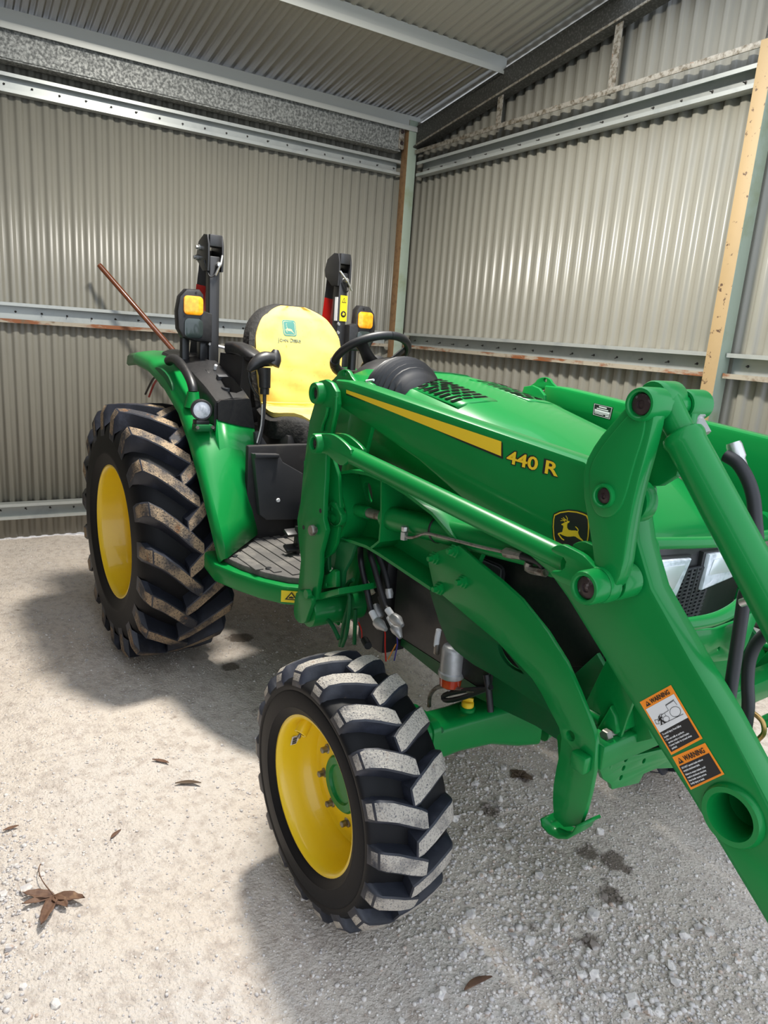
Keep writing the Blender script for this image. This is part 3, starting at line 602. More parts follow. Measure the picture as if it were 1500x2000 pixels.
for a0 in (PI + .15, 1.15, -.85):
    d = math.cos(a0) * su + math.sin(a0) * sv; t = sn.cross(d)
    rg = []
    for r, w_, h_ in ((.03, .075, -.055), (.07, .055, -.042), (.11, .045, -.018), (.145, .055, .0), (.157, .075, .0)):
        c = sc + d * r + sn * h_; rg.append([c + t * (w_ * .5 * math.cos(q)) + sn * (.010 * math.sin(q)) for q in map(float, np.linspace(0, 2 * PI, 13)[:-1])])
    loft('spoke', rg, BLK, swh)
lathe('wheel_hub', [(0, -.012), (.045, -.014), (.058, -.03), (.06, -.08), (.05, -.16), (.05, -.3), (0, -.3)], sc - sn * .01, sn, BLK, swh, 20)
for i in range(11):                                    # finger grips under the rim
    a = PI / 2 + .35 + i * .1; lathe('finger_grip', [(0, -.009), (.021, -.007), (.0215, 0), (.021, .007), (0, .009)], sc + RW * (math.cos(-a) * su + math.sin(-a) * sv), (-math.sin(-a)) * su + math.cos(-a) * sv, HOSE, swh, 14)
clip = tube('wire_clip', [(1.539,-0.420,1.482),(1.532,-0.420,1.488),(1.574,-0.420,1.495)], .004, WHITE, T, 8); clip['label'] = 'small white wire clip behind the loader arm'

# ---- seat
def seat_back(name, yl, top, x0, x1, hwf, th, m, grow=0.0, par=T, front_only=False):
    rg = []
    for i, t in enumerate(np.concatenate([np.linspace(0, .78, 18), np.linspace(.81, 1, 14)])):
        z = 1.245 + (top - 1.245) * t; hw = hwf(t) + grow; xc = x0 + (x1 - x0) * t + .03 * math.sin(PI * t)
        r = []
        for k, u in enumerate(np.linspace(-1, 1, 15)):
            wr = (.005 * math.sin(9 * u + 7 * t) + .003 * math.sin(31 * t + 4 * u)) * (.12 if abs(u + .15) < .45 and .5 < t < .97 else 1)
            r.append((xc + .025 * (abs(u) ** 2.5) + (wr if not grow else 0) - .05 * max(0, t - .9) * 10 * .5 - .09 * max(0, abs(u) - .8) * 2, yl + hw * u, z))
        b = [(p[0] - th * (1 - .35 * abs(u) ** 3), p[1] * 1.0 if not grow else p[1], p[2] - .01) for p, u in zip(reversed(r), np.linspace(1, -1, 15))]
        rg.append(r + b)
    return loft(name, rg, m, par, True, True, 60)
def hwf(t): return .215 + .031 * math.sin(PI * t) if t < .5 else .246 * (1 - (.97 * (t - .5) / .5) ** 2.7) ** .5
sy = .02
seat = seat_back('seat', sy, 1.755, .255, .150, hwf, .11, SEATB, .016); seat['label'] = 'black shell and side panels of the seat'
for v_ in seat.data.vertices: v_.co.x -= .012
cov = seat_back('seat_cover', sy + .008, 1.748, .255, .150, hwf, .03, SEATY, 0.0, seat); cov['label'] = 'soiled yellow fabric seat cover'
for v_ in cov.data.vertices: v_.co.x += .012
rg = []
for t in np.linspace(0, 1, 12):                         # cushion
    x = .24 + .36 * t; hw = .23 + .02 * math.sin(PI * t) - .10 * max(0, t - .6) ** 1.2 * 2; zt = 1.25 - .03 * math.sin(PI * t) - .045 * max(0, t - .75) * 4 * max(0, t - .75) * 4
    rg.append([(x, sy + hw * u, zt + .012 * abs(u) ** 2 - .03 * max(0, abs(u) - .85) * 6) for u in np.linspace(-1, 1, 15)] + [(x, sy + hw * u * .96, zt - .10) for u in np.linspace(1, -1, 15)])
cu_ = loft('seat_cushion', rg, SEATB, seat, True, True, 60)
rg = []
for t in np.linspace(0, 1, 12):
    x = .25 + .335 * t; hw = .21 + .02 * math.sin(PI * t) - .12 * max(0, t - .55) ** 1.2 * 2; zt = 1.262 - .03 * math.sin(PI * t) - .045 * max(0, t - .75) * 4 * max(0, t - .75) * 4
    rg.append([(x, sy + hw * u, zt + .012 * abs(u) ** 2) for u in np.linspace(-1, 1, 15)] + [(x, sy + hw * u * .97, zt - .02) for u in np.linspace(1, -1, 15)])
loft('cushion_cover', rg, SEATY, cu_, True, True, 60)['label'] = 'yellow cover over the seat cushion'
tube('cover_seam', [(.285, sy + u, 1.272 + .1 * u * u) for u in np.linspace(-.2, .2, 9)], .004, SEATY, seat, 6)
ybox('seat_base', .12, .56, -.20, .24, .86, 1.16, VOID, .03)
# print on the backrest: badge with leaping deer and the maker's words below
bx = lambda z: .150 + (.255 - .150) * (1.748 - z) / (1.748 - 1.245) + .03 * math.sin(PI * (z - 1.245) / .503) + .012 + .004
DEER = [(517, 393), (545, 380), (560, 368), (585, 362), (600, 352), (620, 358), (612, 375), (596, 382), (590, 405), (590, 435), (605, 462), (640, 470), (690, 470), (708, 478), (716, 468), (703, 447), (683, 425), (692, 420), (716, 445), (726, 465), (718, 490), (722, 512), (738, 550), (770, 585), (798, 615), (790, 624), (760, 595), (715, 567), (690, 547), (668, 541), (630, 546), (590, 546), (555, 536), (530, 526), (505, 512), (495, 517), (510, 540), (530, 565), (556, 584), (548, 593), (520, 576), (498, 548), (476, 517), (478, 503), (510, 493), (530, 488), (535, 465), (543, 430), (540, 408), (525, 406)]
ANT = [[(586, 364), (592, 364), (596, 322), (576, 288), (571, 291), (588, 324)], [(580, 350), (588, 346), (566, 330), (541, 307), (537, 311), (558, 334)], [(566, 348), (572, 342), (540, 330), (520, 322), (519, 328), (540, 338)], [(560, 362), (570, 352), (545, 344), (508, 350), (508, 356), (542, 352)]]
BW = .078; bz = 1.640; by = sy - .047
def onback(pts, w_): return [(bx(bz + b) , by + a, bz + b) for a, b in pts]
def backpoly(name, pts, m, e, par):
    me = plate_mesh([(by + p[0], bz + p[1]) for p in pts], -.00005, .00005, axis='x', bev=0)
    o = finish(name, me, m, par, 0); return onto_cover(o, e)
from mathutils.bvhtree import BVHTree
bvh = BVHTree.FromPolygons([v.co.copy() for v in cov.data.vertices], [tuple(p.vertices) for p in cov.data.polygons])
def onto_cover(o, e):
    for v in o.data.vertices:
        h = bvh.ray_cast(Vector((1, v.co.y, v.co.z)), Vector((-1, 0, 0)))[0]
        if h: v.co.x = h.x + e
    return o
badge = backpoly('seat_badge', rrect(0, 0, BW, BW, .014), TEAL, .0012, cov); badge['label'] = 'teal deer badge printed on the seat cover'
backpoly('badge_border', rrect(0, 0, BW * .86, BW * .86, .011), CREAMP, .0017, cov)
backpoly('badge_field', rrect(0, 0, BW * .80, BW * .80, .010), TEAL, .0022, cov)
dk = BW * .66 / 330
def dd(p): return ((p[0] - 637) * dk, -(p[1] - 455) * dk)
for P in [DEER] + ANT: backpoly('deer_print', [dd(p) for p in P], CREAMP, .0027, cov)
v_up = Vector((-.2, 0, 1))
for wd, off, sz in (('J', -.072, .027), ('OHN', -.0635, .021), ('D', -.006, .027), ('EERE', .0125, .021)):
    onto_cover(text('seat_lettering', wd, (bx(1.572), by + off, 1.572), (0, 1, 0), (-.2, 0, 1), sz, TEALG, cov, .0009), .0014)['kind'] = 'stuff'

# ---- operator station: right armrest, joystick, floor, inner panel
rg = [[(x, y0 + a, z0 + b) for a, b in rrect(0, 0, w_, h_, .02, 3)] for x, y0, z0, w_, h_ in ((.18, -.335, 1.51, .04, .04), (.20, -.335, 1.527, .065, .06), (.28, -.330, 1.53, .075, .06), (.36, -.325, 1.52, .085, .055), (.42, -.315, 1.50, .08, .05), (.45, -.31, 1.495, .05, .03))]
arm_ = loft('armrest', rg, BLK, T)
loft('armrest_support', [[(.28 + a, y0, z) for a in (-.15, .12)] + [(.28 + a, y0 + .05, z) for a in (.12, -.15)] for y0, z in ((-.36, 1.50), (-.37, 1.36), (-.36, 1.15), (-.33, .95))], VOID, arm_)
js = tube('joystick', [(0.560,-0.323,1.384),(0.560,-0.322,1.274),(0.560,-0.335,1.157),(0.560,-0.344,1.115)], .0085, GRYP, T, 10, 4); js['label'] = 'loader joystick beside the seat'
g1 = [(0.560,-0.322,1.373),(0.560,-0.324,1.423),(0.560,-0.330,1.461)]
lathe('grip_collar', [(0, -.03), (.021, -.03), (.021, -.004), (.024, 0), (.0, 0)], g1[0], (0, 0, 1), BLK, js, 16)
rg = []
for (c, w_, h_, d) in ((g1[0], .026, .026, (0, 0, 1)), (g1[1], .027, .028, (0, 0, 1)), (g1[2], .032, .032, (0, .15, 1))):
    rg.append([(c[0] + h_ * math.cos(q), c[1] + w_ * math.sin(q), c[2]) for q in np.linspace(0, 2 * PI, 15)[:-1]])
loft('grip_stem', rg, BLK, js)
tube('grip_palm', [(0.560,-0.401,1.445),(0.560,-0.382,1.466),(0.560,-0.353,1.489),(0.560,-0.322,1.499),(0.560,-0.291,1.498)], [.012, .024, .031, .034, .032], BLK, js, 14, 3)
tube('grip_thumb_rest', [(0.560,-0.291,1.476),(0.560,-0.279,1.503),(0.560,-0.275,1.526),(0.560,-0.273,1.542)], [.036, .032, .022, .012], BLK, js, 12, 3)
box('thumb_pad', (0.570,-0.271,1.497), (.03, .022, .026), BLK, js, (0.2, 0, 0), .006)
tube('grip_guard', [(0.540,-0.392,1.439),(0.540,-0.389,1.403),(0.540,-0.370,1.363),(0.540,-0.342,1.329)], [.008, .006, .006, .007], BLK, js, 8, 4)
tube('cable', [(0.600,-0.351,1.302),(0.600,-0.353,1.210),(0.600,-0.371,1.130)], .0035, SILV, js, 6, 3)
plate('lever_boot', [(-0.362,1.168),(-0.342,1.175),(-0.299,1.112),(-0.302,1.074),(-0.351,1.064)], .53, .56, GRYP, T, axis='x', bev=.006)
pn = plate('inner_panel', [(-0.412,1.090),(-0.289,1.084),(-0.267,1.048),(-0.162,0.990),(-0.151,0.768),(-0.342,0.782),(-0.374,0.809)], .62, .66, GRYP, T, axis='x', bev=.006); pn['label'] = 'charcoal panel below the seat'
plate('panel_top', [(-0.412,1.093),(-0.295,1.087),(-0.292,1.073),(-0.409,1.073)], .655, .675, GRYP, pn, axis='x', bev=.003)
lathe('panel_screw', [(0, 0), (.010, 0), (.008, .006), (0, .006)], (0.660,-0.286,0.872), (1, 0, 0), WHITE, pn, 10)
ybox('station_wall', .58, .615, -.42, .42, .66, 1.12, VOID, .01)

# ---- right fender with its console, grab handle and work light; a plain mirrored fender on the left
def fender(s):
    sec = [((.80, .655), (.50, -.27, .69)), ((.714, .766), (.51, -.285, .80)), ((.625, .88), (.51, -.30, .93)), ((.525, 1.0), (.49, -.315, 1.08)), ((.42, 1.115), (.42, -.325, 1.20)), ((.29, 1.225), (.32, -.335, 1.31)), ((.07, 1.325), (.08, -.35, 1.405)), ((-.17, 1.385), (-.18, -.36, 1.455)), ((-.40, 1.405), (-.42, -.37, 1.455)), ((-.545, 1.39), (-.57, -.38, 1.42))]
    rings = []
    for i, ((x, z), (xi, yi, zi)) in enumerate(sec):
        a, b = sec[max(0, i - 1)][0], sec[min(len(sec) - 1, i + 1)][0]; d = Vector((b[0] - a[0], b[1] - a[1])).normalized(); nn = Vector((d.y, -d.x))
        if nn.y < 0 and nn.x < 0: nn = -nn
        if i >= 6: nn = Vector((.1, 1))
        h = .052
        x1, z1 = x + nn.x * h * .75, z + nn.y * h * .75
        x2, z2 = x + nn.x * h, z + nn.y * h
        r = [(x - nn.x * .01, -.612, z - nn.y * .01), (x, -.622, z), (x1, -.618, z1), (x2, -.603, z2)]
        for t in (.12, .35, .65, 1.0):
            bow = .03 * math.sin(PI * t) * (1 if i < 5 else .5)
            r.append((x2 + (xi - x2) * t + nn.x * bow, -.603 + (yi + .603) * t, z2 + (zi - z2) * t + nn.y * bow))
        rings.append([(p[0], -s * p[1], p[2]) for p in r])
    f = loft('fender', rings, GREEN, T, False, False, 50); solid(f, .006, 0); return f
fd = fender(-1); fd['label'] = 'green right rear fender above the muddy tyre'; fender(1)
# black console along the top of the fender
CI = [(0.482,-0.360,1.313),(0.333,-0.360,1.386),(0.083,-0.360,1.454),(-0.120,-0.360,1.479),(-0.422,-0.360,1.480)]
CO = [(0.502,-0.525,1.303),(0.372,-0.525,1.353),(0.165,-0.525,1.415),(-0.023,-0.525,1.455),(-0.236,-0.525,1.475)]
rg = []
for (a, b, dz) in zip(CO, CI, (.13, .12, .11, .10, .05)):
    n_ = 6; top = [(a[0] + (b[0] - a[0]) * t, a[1] + (b[1] - a[1]) * t, a[2] + (b[2] - a[2]) * t + .010 * math.sin(PI * t)) for t in np.linspace(0, 1, n_)]
    rg.append([(a[0], a[1] - .012, a[2] - dz), (a[0], a[1] - .010, a[2] - .02)] + top + [(b[0], b[1] + .01, b[2] - .02), (b[0], b[1] + .012, b[2] - dz)])
x0 = CO[0][0]
F0 = [(0.505,-0.523,1.221),(0.505,-0.524,1.298),(0.505,-0.510,1.310),(0.505,-0.376,1.318),(0.505,-0.365,1.309),(0.505,-0.341,1.182),(0.505,-0.410,1.193),(0.505,-0.472,1.207)]
con = loft('console', rg, BLK, T, True, True, 45); con['label'] = 'black control console on the right fender'
nose = loft('console_front', [[(p[0] - .03, p[1], p[2]) for p in F0], F0, [(p[0] + .006, p[1] * .98 - .008, p[2] * .99 + .012) for p in F0]], BLK, con, True, True, 40)
G0, G1, G2 = [(0.508,-0.524,1.224),(0.508,-0.473,1.210),(0.508,-0.411,1.195),(0.508,-0.343,1.185)], [(0.555,-0.523,1.034),(0.555,-0.472,1.020),(0.555,-0.407,1.013),(0.555,-0.344,1.027)], [(0.610,-0.523,0.847),(0.610,-0.472,0.843),(0.610,-0.412,0.853),(0.610,-0.350,0.892)]
bulge = loft('console_base', [[(g[0][0] - .10, g[0][1] - .01, g[0][2] - .005)] + list(g) + [(g[-1][0] - .06, g[-1][1] + .012, g[-1][2])] for g in (G0, G1, G2)], GREEN, fd, False, False, 45); solid(bulge, .004)
# openings and levers on the console
tray = from_data('tray', [(p[0], p[1], p[2] + .012) for p in [(0.441,-0.440,1.327),(0.522,-0.440,1.331),(0.588,-0.440,1.349),(0.461,-0.440,1.397),(0.391,-0.440,1.389),(0.255,-0.440,1.362)]], [(0, 1, 2, 3, 4, 5)], VOID, con, 0)
lathe('cup_ring', [(.030, 0), (.033, .004), (.036, 0), (.034, -.03), (.028, -.03)], (0.410,-0.430,1.356), (.1, 0, 1), GRYP, con, 20, False)
box('switch_block', (0.222,-0.430,1.400), (.055, .07, .03), BLK, con, (0, .35, 0), .005)
box('switch_block', (0.324,-0.430,1.383), (.03, .05, .05), GRYP, con, (0, .35, 0), .005)
for p in ((-0.141,-0.450,1.466), (-0.080,-0.450,1.457), (-0.008,-0.460,1.438)): 
    lv = box('slot_plate', (p[0], p[1], p[2] + .004), (.05, .035, .010), GRYP, con, (0, .2, 0), .003)
    box('lever_knob', (p[0], p[1], p[2] + .018), (.03, .018, .018), BLK, lv, (0, .2, .2), .004)
tube('lever', [(0.070,-0.470,1.424),(0.132,-0.470,1.419),(0.173,-0.470,1.417)], .007, mat('ochre_lever', (.5, .28, .06), .4), con, 8)
tube('toggle', [(0.215,-0.420,1.422),(0.221,-0.420,1.437),(0.227,-0.420,1.444)], [.006, .009, .007], WHITE, con, 8)
# grab handle
hd = tube('grab_handle', [(0.012,-0.575,1.443),(0.065,-0.575,1.456),(0.145,-0.575,1.450),(0.236,-0.575,1.419),(0.304,-0.575,1.382),(0.338,-0.575,1.348),(0.345,-0.575,1.328)], [.024, .024, .022, .021, .021, .021, .021], BLK, T, 16, 4); hd['label'] = 'black grab handle on the right fender'
lathe('handle_foot', [(.026, 0), (.03, -.03), (.04, -.07), (0, -.07)], (0.345,-0.575,1.328), (0, 0, 1), GREEN, hd, 16)
pp = plate('handle_recess', [(-0.112,1.392),(-0.018,1.414),(0.116,1.390),(0.188,1.344),(0.195,1.306),(0.117,1.303),(-0.011,1.330)], -.62, -.606, GREEN2, hd, bev=.003, sm=1)
# work light
wl = (0.500,-0.592,1.264)
wp = lathe('work_light', [(0, -.065), (.03, -.06), (.045, -.03), (.047, 0), (.044, .006), (.038, .006), (.037, -.002), (0, -.002)], wl, (1, -.22, -.05), BLK, T, 28); wp['label'] = 'round black work light on the fender'
lathe('lens', [(0, .006), (.02, .0045), (.037, 0), (.037, -.003), (0, -.003)], Vector(wl) + Vector((.002, 0, 0)), (1, -.22, -.05), LENSW, wp, 28)
box('lamp_bracket', (wl[0] - .02, wl[1] + .005, wl[2] - .055), (.05, .06, .02), BLK, wp)
box('lamp_foot', (wl[0] - .015, wl[1] + .01, wl[2] - .078), (.06, .075, .03), GREEN2, wp)
for dy in (-.025, .045): lathe('bolt', [(0, 0), (.008, 0), (.008, .006), (0, .006)], (wl[0] + .016, wl[1] + dy, wl[2] - .074), (1, 0, 0), STEEL, wp, 6)
# cables behind the fender
tube('cable', [(-0.465,-0.480,1.345),(-0.575,-0.480,1.293),(-0.693,-0.480,1.209)], .006, HOSE, T, 8, 4); tube('cable', [(-0.461,-0.470,1.331),(-0.561,-0.470,1.280),(-0.658,-0.470,1.198)], .006, WRED, T, 8, 4)['label'] = 'red cable behind the fender'

# ---- platform
Z = .67
PO = [(.80, -.645), (.93, -.61), (1.06, -.56), (1.16, -.50), (1.22, -.42), (1.24, -.30), (1.24, .30), (1.22, .42), (1.06, .56), (.80, .645), (.45, .64), (.45, -.60)]
pf = plate('platform', PO, .575, .655, GREEN, T, axis='z', bev=.012)
PM = [(.55, -.36), (.72, -.57), (.80, -.60), (.93, -.575), (1.05, -.53), (1.14, -.47), (1.19, -.40), (1.20, -.28), (1.20, .28), (.50, .28), (.50, -.27)]
mt = plate('floor_mat', PM, .655, .682, MAT_R, pf, axis='z', bev=.005); mt['label'] = 'dusty grey ribbed rubber floor mat'
for i in range(9):
    y = -.54 + i * .055; xs = .74 + (0 if y < -.45 else -.15); xe = 1.02 + .16 * min(1, (y + .54) / .16)
    box('mat_rib', ((xs + xe) / 2, y, .684), (xe - xs, .036, .006), MAT_R, mt, None, .002)
for p in ((.82, -.56), (1.02, -.50)): lathe('mat_button', [(0, .0), (.014, 0), (.012, .004), (0, .005)], (*p, .684), (0, 0, 1), HOSE, mt, 14)
pd = plate('pedal', [(.0, .0), (.035, 0), (.04, .04), (.055, .055), (.045, .075), (.045, .095), (.06, .115), (.05, .13), (.02, .125), (.015, .06)], -.012, .012, BLK, T, bev=.003); pd.location = (0.862,-0.302,0.685); pd['label'] = 'black rocker pedal on the mat'
for dz in (.03, .10): box('pedal_tread', (.03, -.03, dz), (.045, .06, .014), BLK, pd, (0, .4, 0), .003)
tube('linkage_rod', [(0.390,-0.252,0.700),(0.392,-0.098,0.700),(0.323,-0.045,0.700)], .006, GRYP, T, 8)
stk = from_data('warning_sticker', *loft_data([[(1.163, -.512, .642), (1.218, -.438, .642)], [(1.163, -.512, .594), (1.218, -.438, .594)]], False, False), STY, pf, 0)
o_ = Vector((1.1655, -.5125, .60)); u_ = Vector((.055, .074, 0)).normalized(); n_ = Vector((.8, -.6, 0)) * .004
for v_ in stk.data.vertices: v_.co += n_
V = [o_ + u_ * a + Vector((0, 0, b)) + n_ * 1.3 for a, b in ((.014, .006), (.066, .006), (.040, .040))]; W2 = [o_ + u_ * a + Vector((0, 0, b)) + n_ * 1.5 for a, b in ((.024, .011), (.056, .011), (.040, .033))]; W4 = [o_ + u_ * a + Vector((0, 0, b)) + n_ * 1.7 for a, b in ((.03, .013), (.05, .013), (.05, .018), (.04, .022), (.03, .018))]
from_data('warning_triangle', V, [(0, 1, 2)], LBLK, stk, 0); from_data('triangle_field', W2, [(0, 1, 2)], STY, stk, 0); from_data('triangle_mark', W4, [(0, 1, 2, 3, 4)], LBLK, stk, 0)

# ---- folded roll bar posts with the lamp pods
def rops(s):
    q = lambda y: -s * y
    P = bpy.data.objects
    post_ = from_data('roll_bar_post', *box_data((.03, q(-.365), 1.475), (.06, .052, .95), None, .006), STEELB, T, 30)
    post_['label'] = 'black upright roll bar post on the ' + ('right' if s < 0 else 'left')
    ch = plate_mesh([(.0, 1.88), (.065, 1.88), (.07, 1.93), (.07, 2.0), (.055, 2.045), (.01, 2.05), (-.06, 2.02), (-.085, 1.965), (-.075, 1.93), (-.03, 1.90)], q(-.405), q(-.395), bev=.002)
    c2 = plate_mesh([(.0, 1.88), (.065, 1.88), (.07, 1.93), (.07, 2.0), (.055, 2.045), (.01, 2.05), (-.06, 2.02), (-.085, 1.965), (-.075, 1.93), (-.03, 1.90)], q(-.335), q(-.325), bev=.002)
    from_data('hinge_cheek', *mdata(ch), STEELB, post_, 30); from_data('hinge_cheek', *mdata(c2), STEELB, post_, 30)
    box('hinge_block', (.035, q(-.365), 2.02), (.07, .062, .055), STEELB, post_, None, .004)
    lo = tube('folded_bar', [(-.05, q(-.365), 1.985), (-.10, q(-.372), 1.75), (-.17, q(-.38), 1.43)], .034, STEELB, post_, 4); lo['label'] = 'upper half of the roll bar folded back'
    rr_ = tube('red_reflector', [(-.084, q(-.371), 1.82), (-.135, q(-.377), 1.59)], .0355, RED, post_, 4); rr_['label'] = 'red reflective band on the folded bar'
    for (x, z) in ((-.035, 1.99), (-.065, 1.945)):
        lathe('hinge_bolt', [(0, 0), (.014, 0), (.014, .010), (.009, .012), (.009, .022), (0, .022)], (x, q(-.405), z), (0, -1 if s < 0 else 1, 0), ZINC, post_, 10)
    pin = tube('lock_pin', [(.075, q(-.335), 1.955), (.085, q(-.345), 1.915), (.085, q(-.352), 1.905), (.075, q(-.368), 1.862)] if s < 0 else [(.075, .33, 1.955), (.085, .365, 1.915), (.085, .375, 1.905), (.075, .41, 1.862)], .006, ZINC, post_, 8)
    lathe('pin_head', [(0, -.02), (.011, -.02), (.013, .006), (.009, .014), (0, .014)], (.075, q(-.352) if s < 0 else .37, 1.912), (1, -.2 if s < 0 else .2, 0), ZINC, post_, 12)
    tube('pin_lanyard', [(.07, q(-.35), 1.90), (.07, q(-.375), 1.86), (.06, q(-.395), 1.86), (.03, q(-.41), 1.93)], .003, HOSE, post_, 6, 4)
    # lamp pod
    yc, zc = q(-.485), 1.655
    hs = from_data('lamp_pod', *mdata(plate_mesh([(q(-.39), 1.545), (q(-.39), 1.68), (q(-.43), 1.69), (q(-.435), 1.765), (q(-.455), 1.788), (q(-.52), 1.785), (q(-.552), 1.75), (q(-.565), 1.68), (q(-.56), 1.60), (q(-.535), 1.56), (q(-.47), 1.545)], .045, .105, bev=.014, axis='x')), BLK, T, 40); hs['label'] = ('right' if s < 0 else 'left') + ' lamp pod with an amber and a smoky lens'
    plate('amber_lens', rrect(q(-.489), 1.711, .096, .088, .02), .103, .114, AMBER, hs, axis='x', bev=.005)
    plate('smoky_lens', rrect(q(-.487), 1.606, .092, .092, .024), .103, .112, DLENS, hs, axis='x', bev=.004)
    for y, z in ((q(-.452), 1.655), (q(-.53), 1.66), (q(-.475), 1.772)): lathe('pod_screw', [(0, 0), (.005, 0), (.005, .003), (0, .003)], (.104, y, z), (1, 0, 0), LBLK, hs, 8)
    box('pod_bracket', (.02, q(-.41), 1.50), (.05, .04, .10), STEELB, hs)
    tube('pod_stalk', [(-.01, q(-.49), 1.56), (-.01, q(-.49), 1.40)], .024, STEELB, hs, 8)
    return post_
rr = rops(-1); rl = rops(1)
lathe('post_bolt', [(0, 0), (.008, 0), (.006, .006), (0, .006)], (.06, -.39, 1.535), (1, 0, 0), ZINC, rr, 8)
ys_ = from_data('warning_label', *box_data((.0615, .372, 1.765), (.002, .044, .135)), STY, rl, 0); ys_['label'] = 'yellow warning label on the left roll bar post'
V = [(.0632, .372 + a, 1.795 + b) for a, b in ((-.015, 0), (.015, 0), (0, .028))]; W2 = [(.0636, .372 + a, 1.795 + b) for a, b in ((-.010, .003), (.010, .003), (0, .021))]
from_data('label_triangle', V, [(0, 1, 2)], LBLK, rl, 0); from_data('label_field', W2, [(0, 1, 2)], STY, rl, 0); from_data('label_mark', [(.064, .372 + a, 1.798 + b) for a, b in ((-.002, 0), (.002, 0), (.0015, .012), (-.0015, .012))], [(0, 1, 2, 3)], LBLK, rl, 0)
plate('label_disc', circle((.372, 1.735), .017, 20), .0625, .0635, LBLK, rl, axis='x', bev=.0001); plate('label_disc_mark', [(.365, 1.730), (.378, 1.727), (.381, 1.739), (.370, 1.744)], .0635, .0642, STY, rl, axis='x', bev=.0001)
from_data('serial_label', *box_data((.04, .3375, 1.76), (.03, .002, .125)), WHITE, rl, 0); from_data('serial_label', *box_data((.0615, .335, 1.57), (.002, .018, .05)), WHITE, rl, 0)
for z in (1.68, 1.635, 1.60): lathe('post_bolt', [(0, 0), (.010, 0), (.008, .008), (0, .008)], (.06, .345, z), (1, 0, 0), ZINC, rl, 8)
# grey box behind the seat seen between post and armrest
tube('hitch_rail', [(-0.250,-0.222,1.518),(-0.250,-0.163,1.507),(-0.250,-0.094,1.491)], .008, WHITE, T, 8); ybox('rear_box', -.45, -.15, -.30, .30, 1.08, 1.42, GRYP, .03)

# ---- front loader: every piece is drawn for the right side and mirrored to the left
ARM = [(1.504,1.488),(1.586,1.490),(1.705,1.481),(2.545,1.409),(2.679,1.346),(2.705,1.273),(2.751,1.191),(2.853,1.089),(2.941,1.007),(3.025,0.917),(3.193,0.739),(3.194,0.581),(3.090,0.667),(2.905,0.819),(2.822,0.881),(2.710,0.971),(2.548,1.100),(2.492,1.137),(2.339,1.189),(2.169,1.241),(1.975,1.305),(1.713,1.366),(1.572,1.395),(1.506,1.407)]
HOLE = (2.991,-0.525,0.835)
PINR = (1.478, 1.440); BOT = (2.702,-0.620,1.197); TOPB = (2.737,-0.620,1.551); MIDB = (2.687,-0.620,1.372)
BELL = [(2.720,1.569),(2.737,1.574),(2.753,1.569),(2.760,1.553),(2.763,1.533),(2.759,1.475),(2.749,1.398),(2.746,1.322),(2.748,1.238),(2.736,1.200),(2.706,1.179),(2.686,1.194),(2.680,1.242),(2.649,1.320),(2.630,1.367),(2.623,1.420),(2.646,1.472),(2.679,1.515),(2.709,1.554)]
def mir(me, s):
    if s > 0:
        for v in me.vertices: v.co.y = -v.co.y
        me.flip_normals()
    return me
def mp(name, pts, a, b, s, m, par, **k): return finish(name, mir(plate_mesh(pts, a, b, **k), s), m, par, 32)
def ring_boss(name, xz, y0, y1, r, s, m, par, inner=.6):
    c = (xz[0], -s * y0, xz[1]); L = abs(y1 - y0)                       # y0 is the outer end (negative), boss runs inward
    return from_data(name, *lathe_data([(0, .012), (r * inner, .012), (r * inner, .001), (r * (inner + .08), -.001), (r * .93, -.001), (r, .006), (r, L), (0, L)], c, (0, s * -1, 0) if s > 0 else (0, 1, 0), 28, False), m, par, 35)
def pin(par, xz, y0, r, s):
    c = (xz[0], -s * y0, xz[1]); d = (0, 1, 0) if s < 0 else (0, -1, 0)
    o = from_data('pin', *lathe_data([(0, .004), (r * .35, .005), (r * .4, .002), (r * .9, .004), (r, .009), (r, .012)], c, d, 20, False), PINM, par, 35); return o
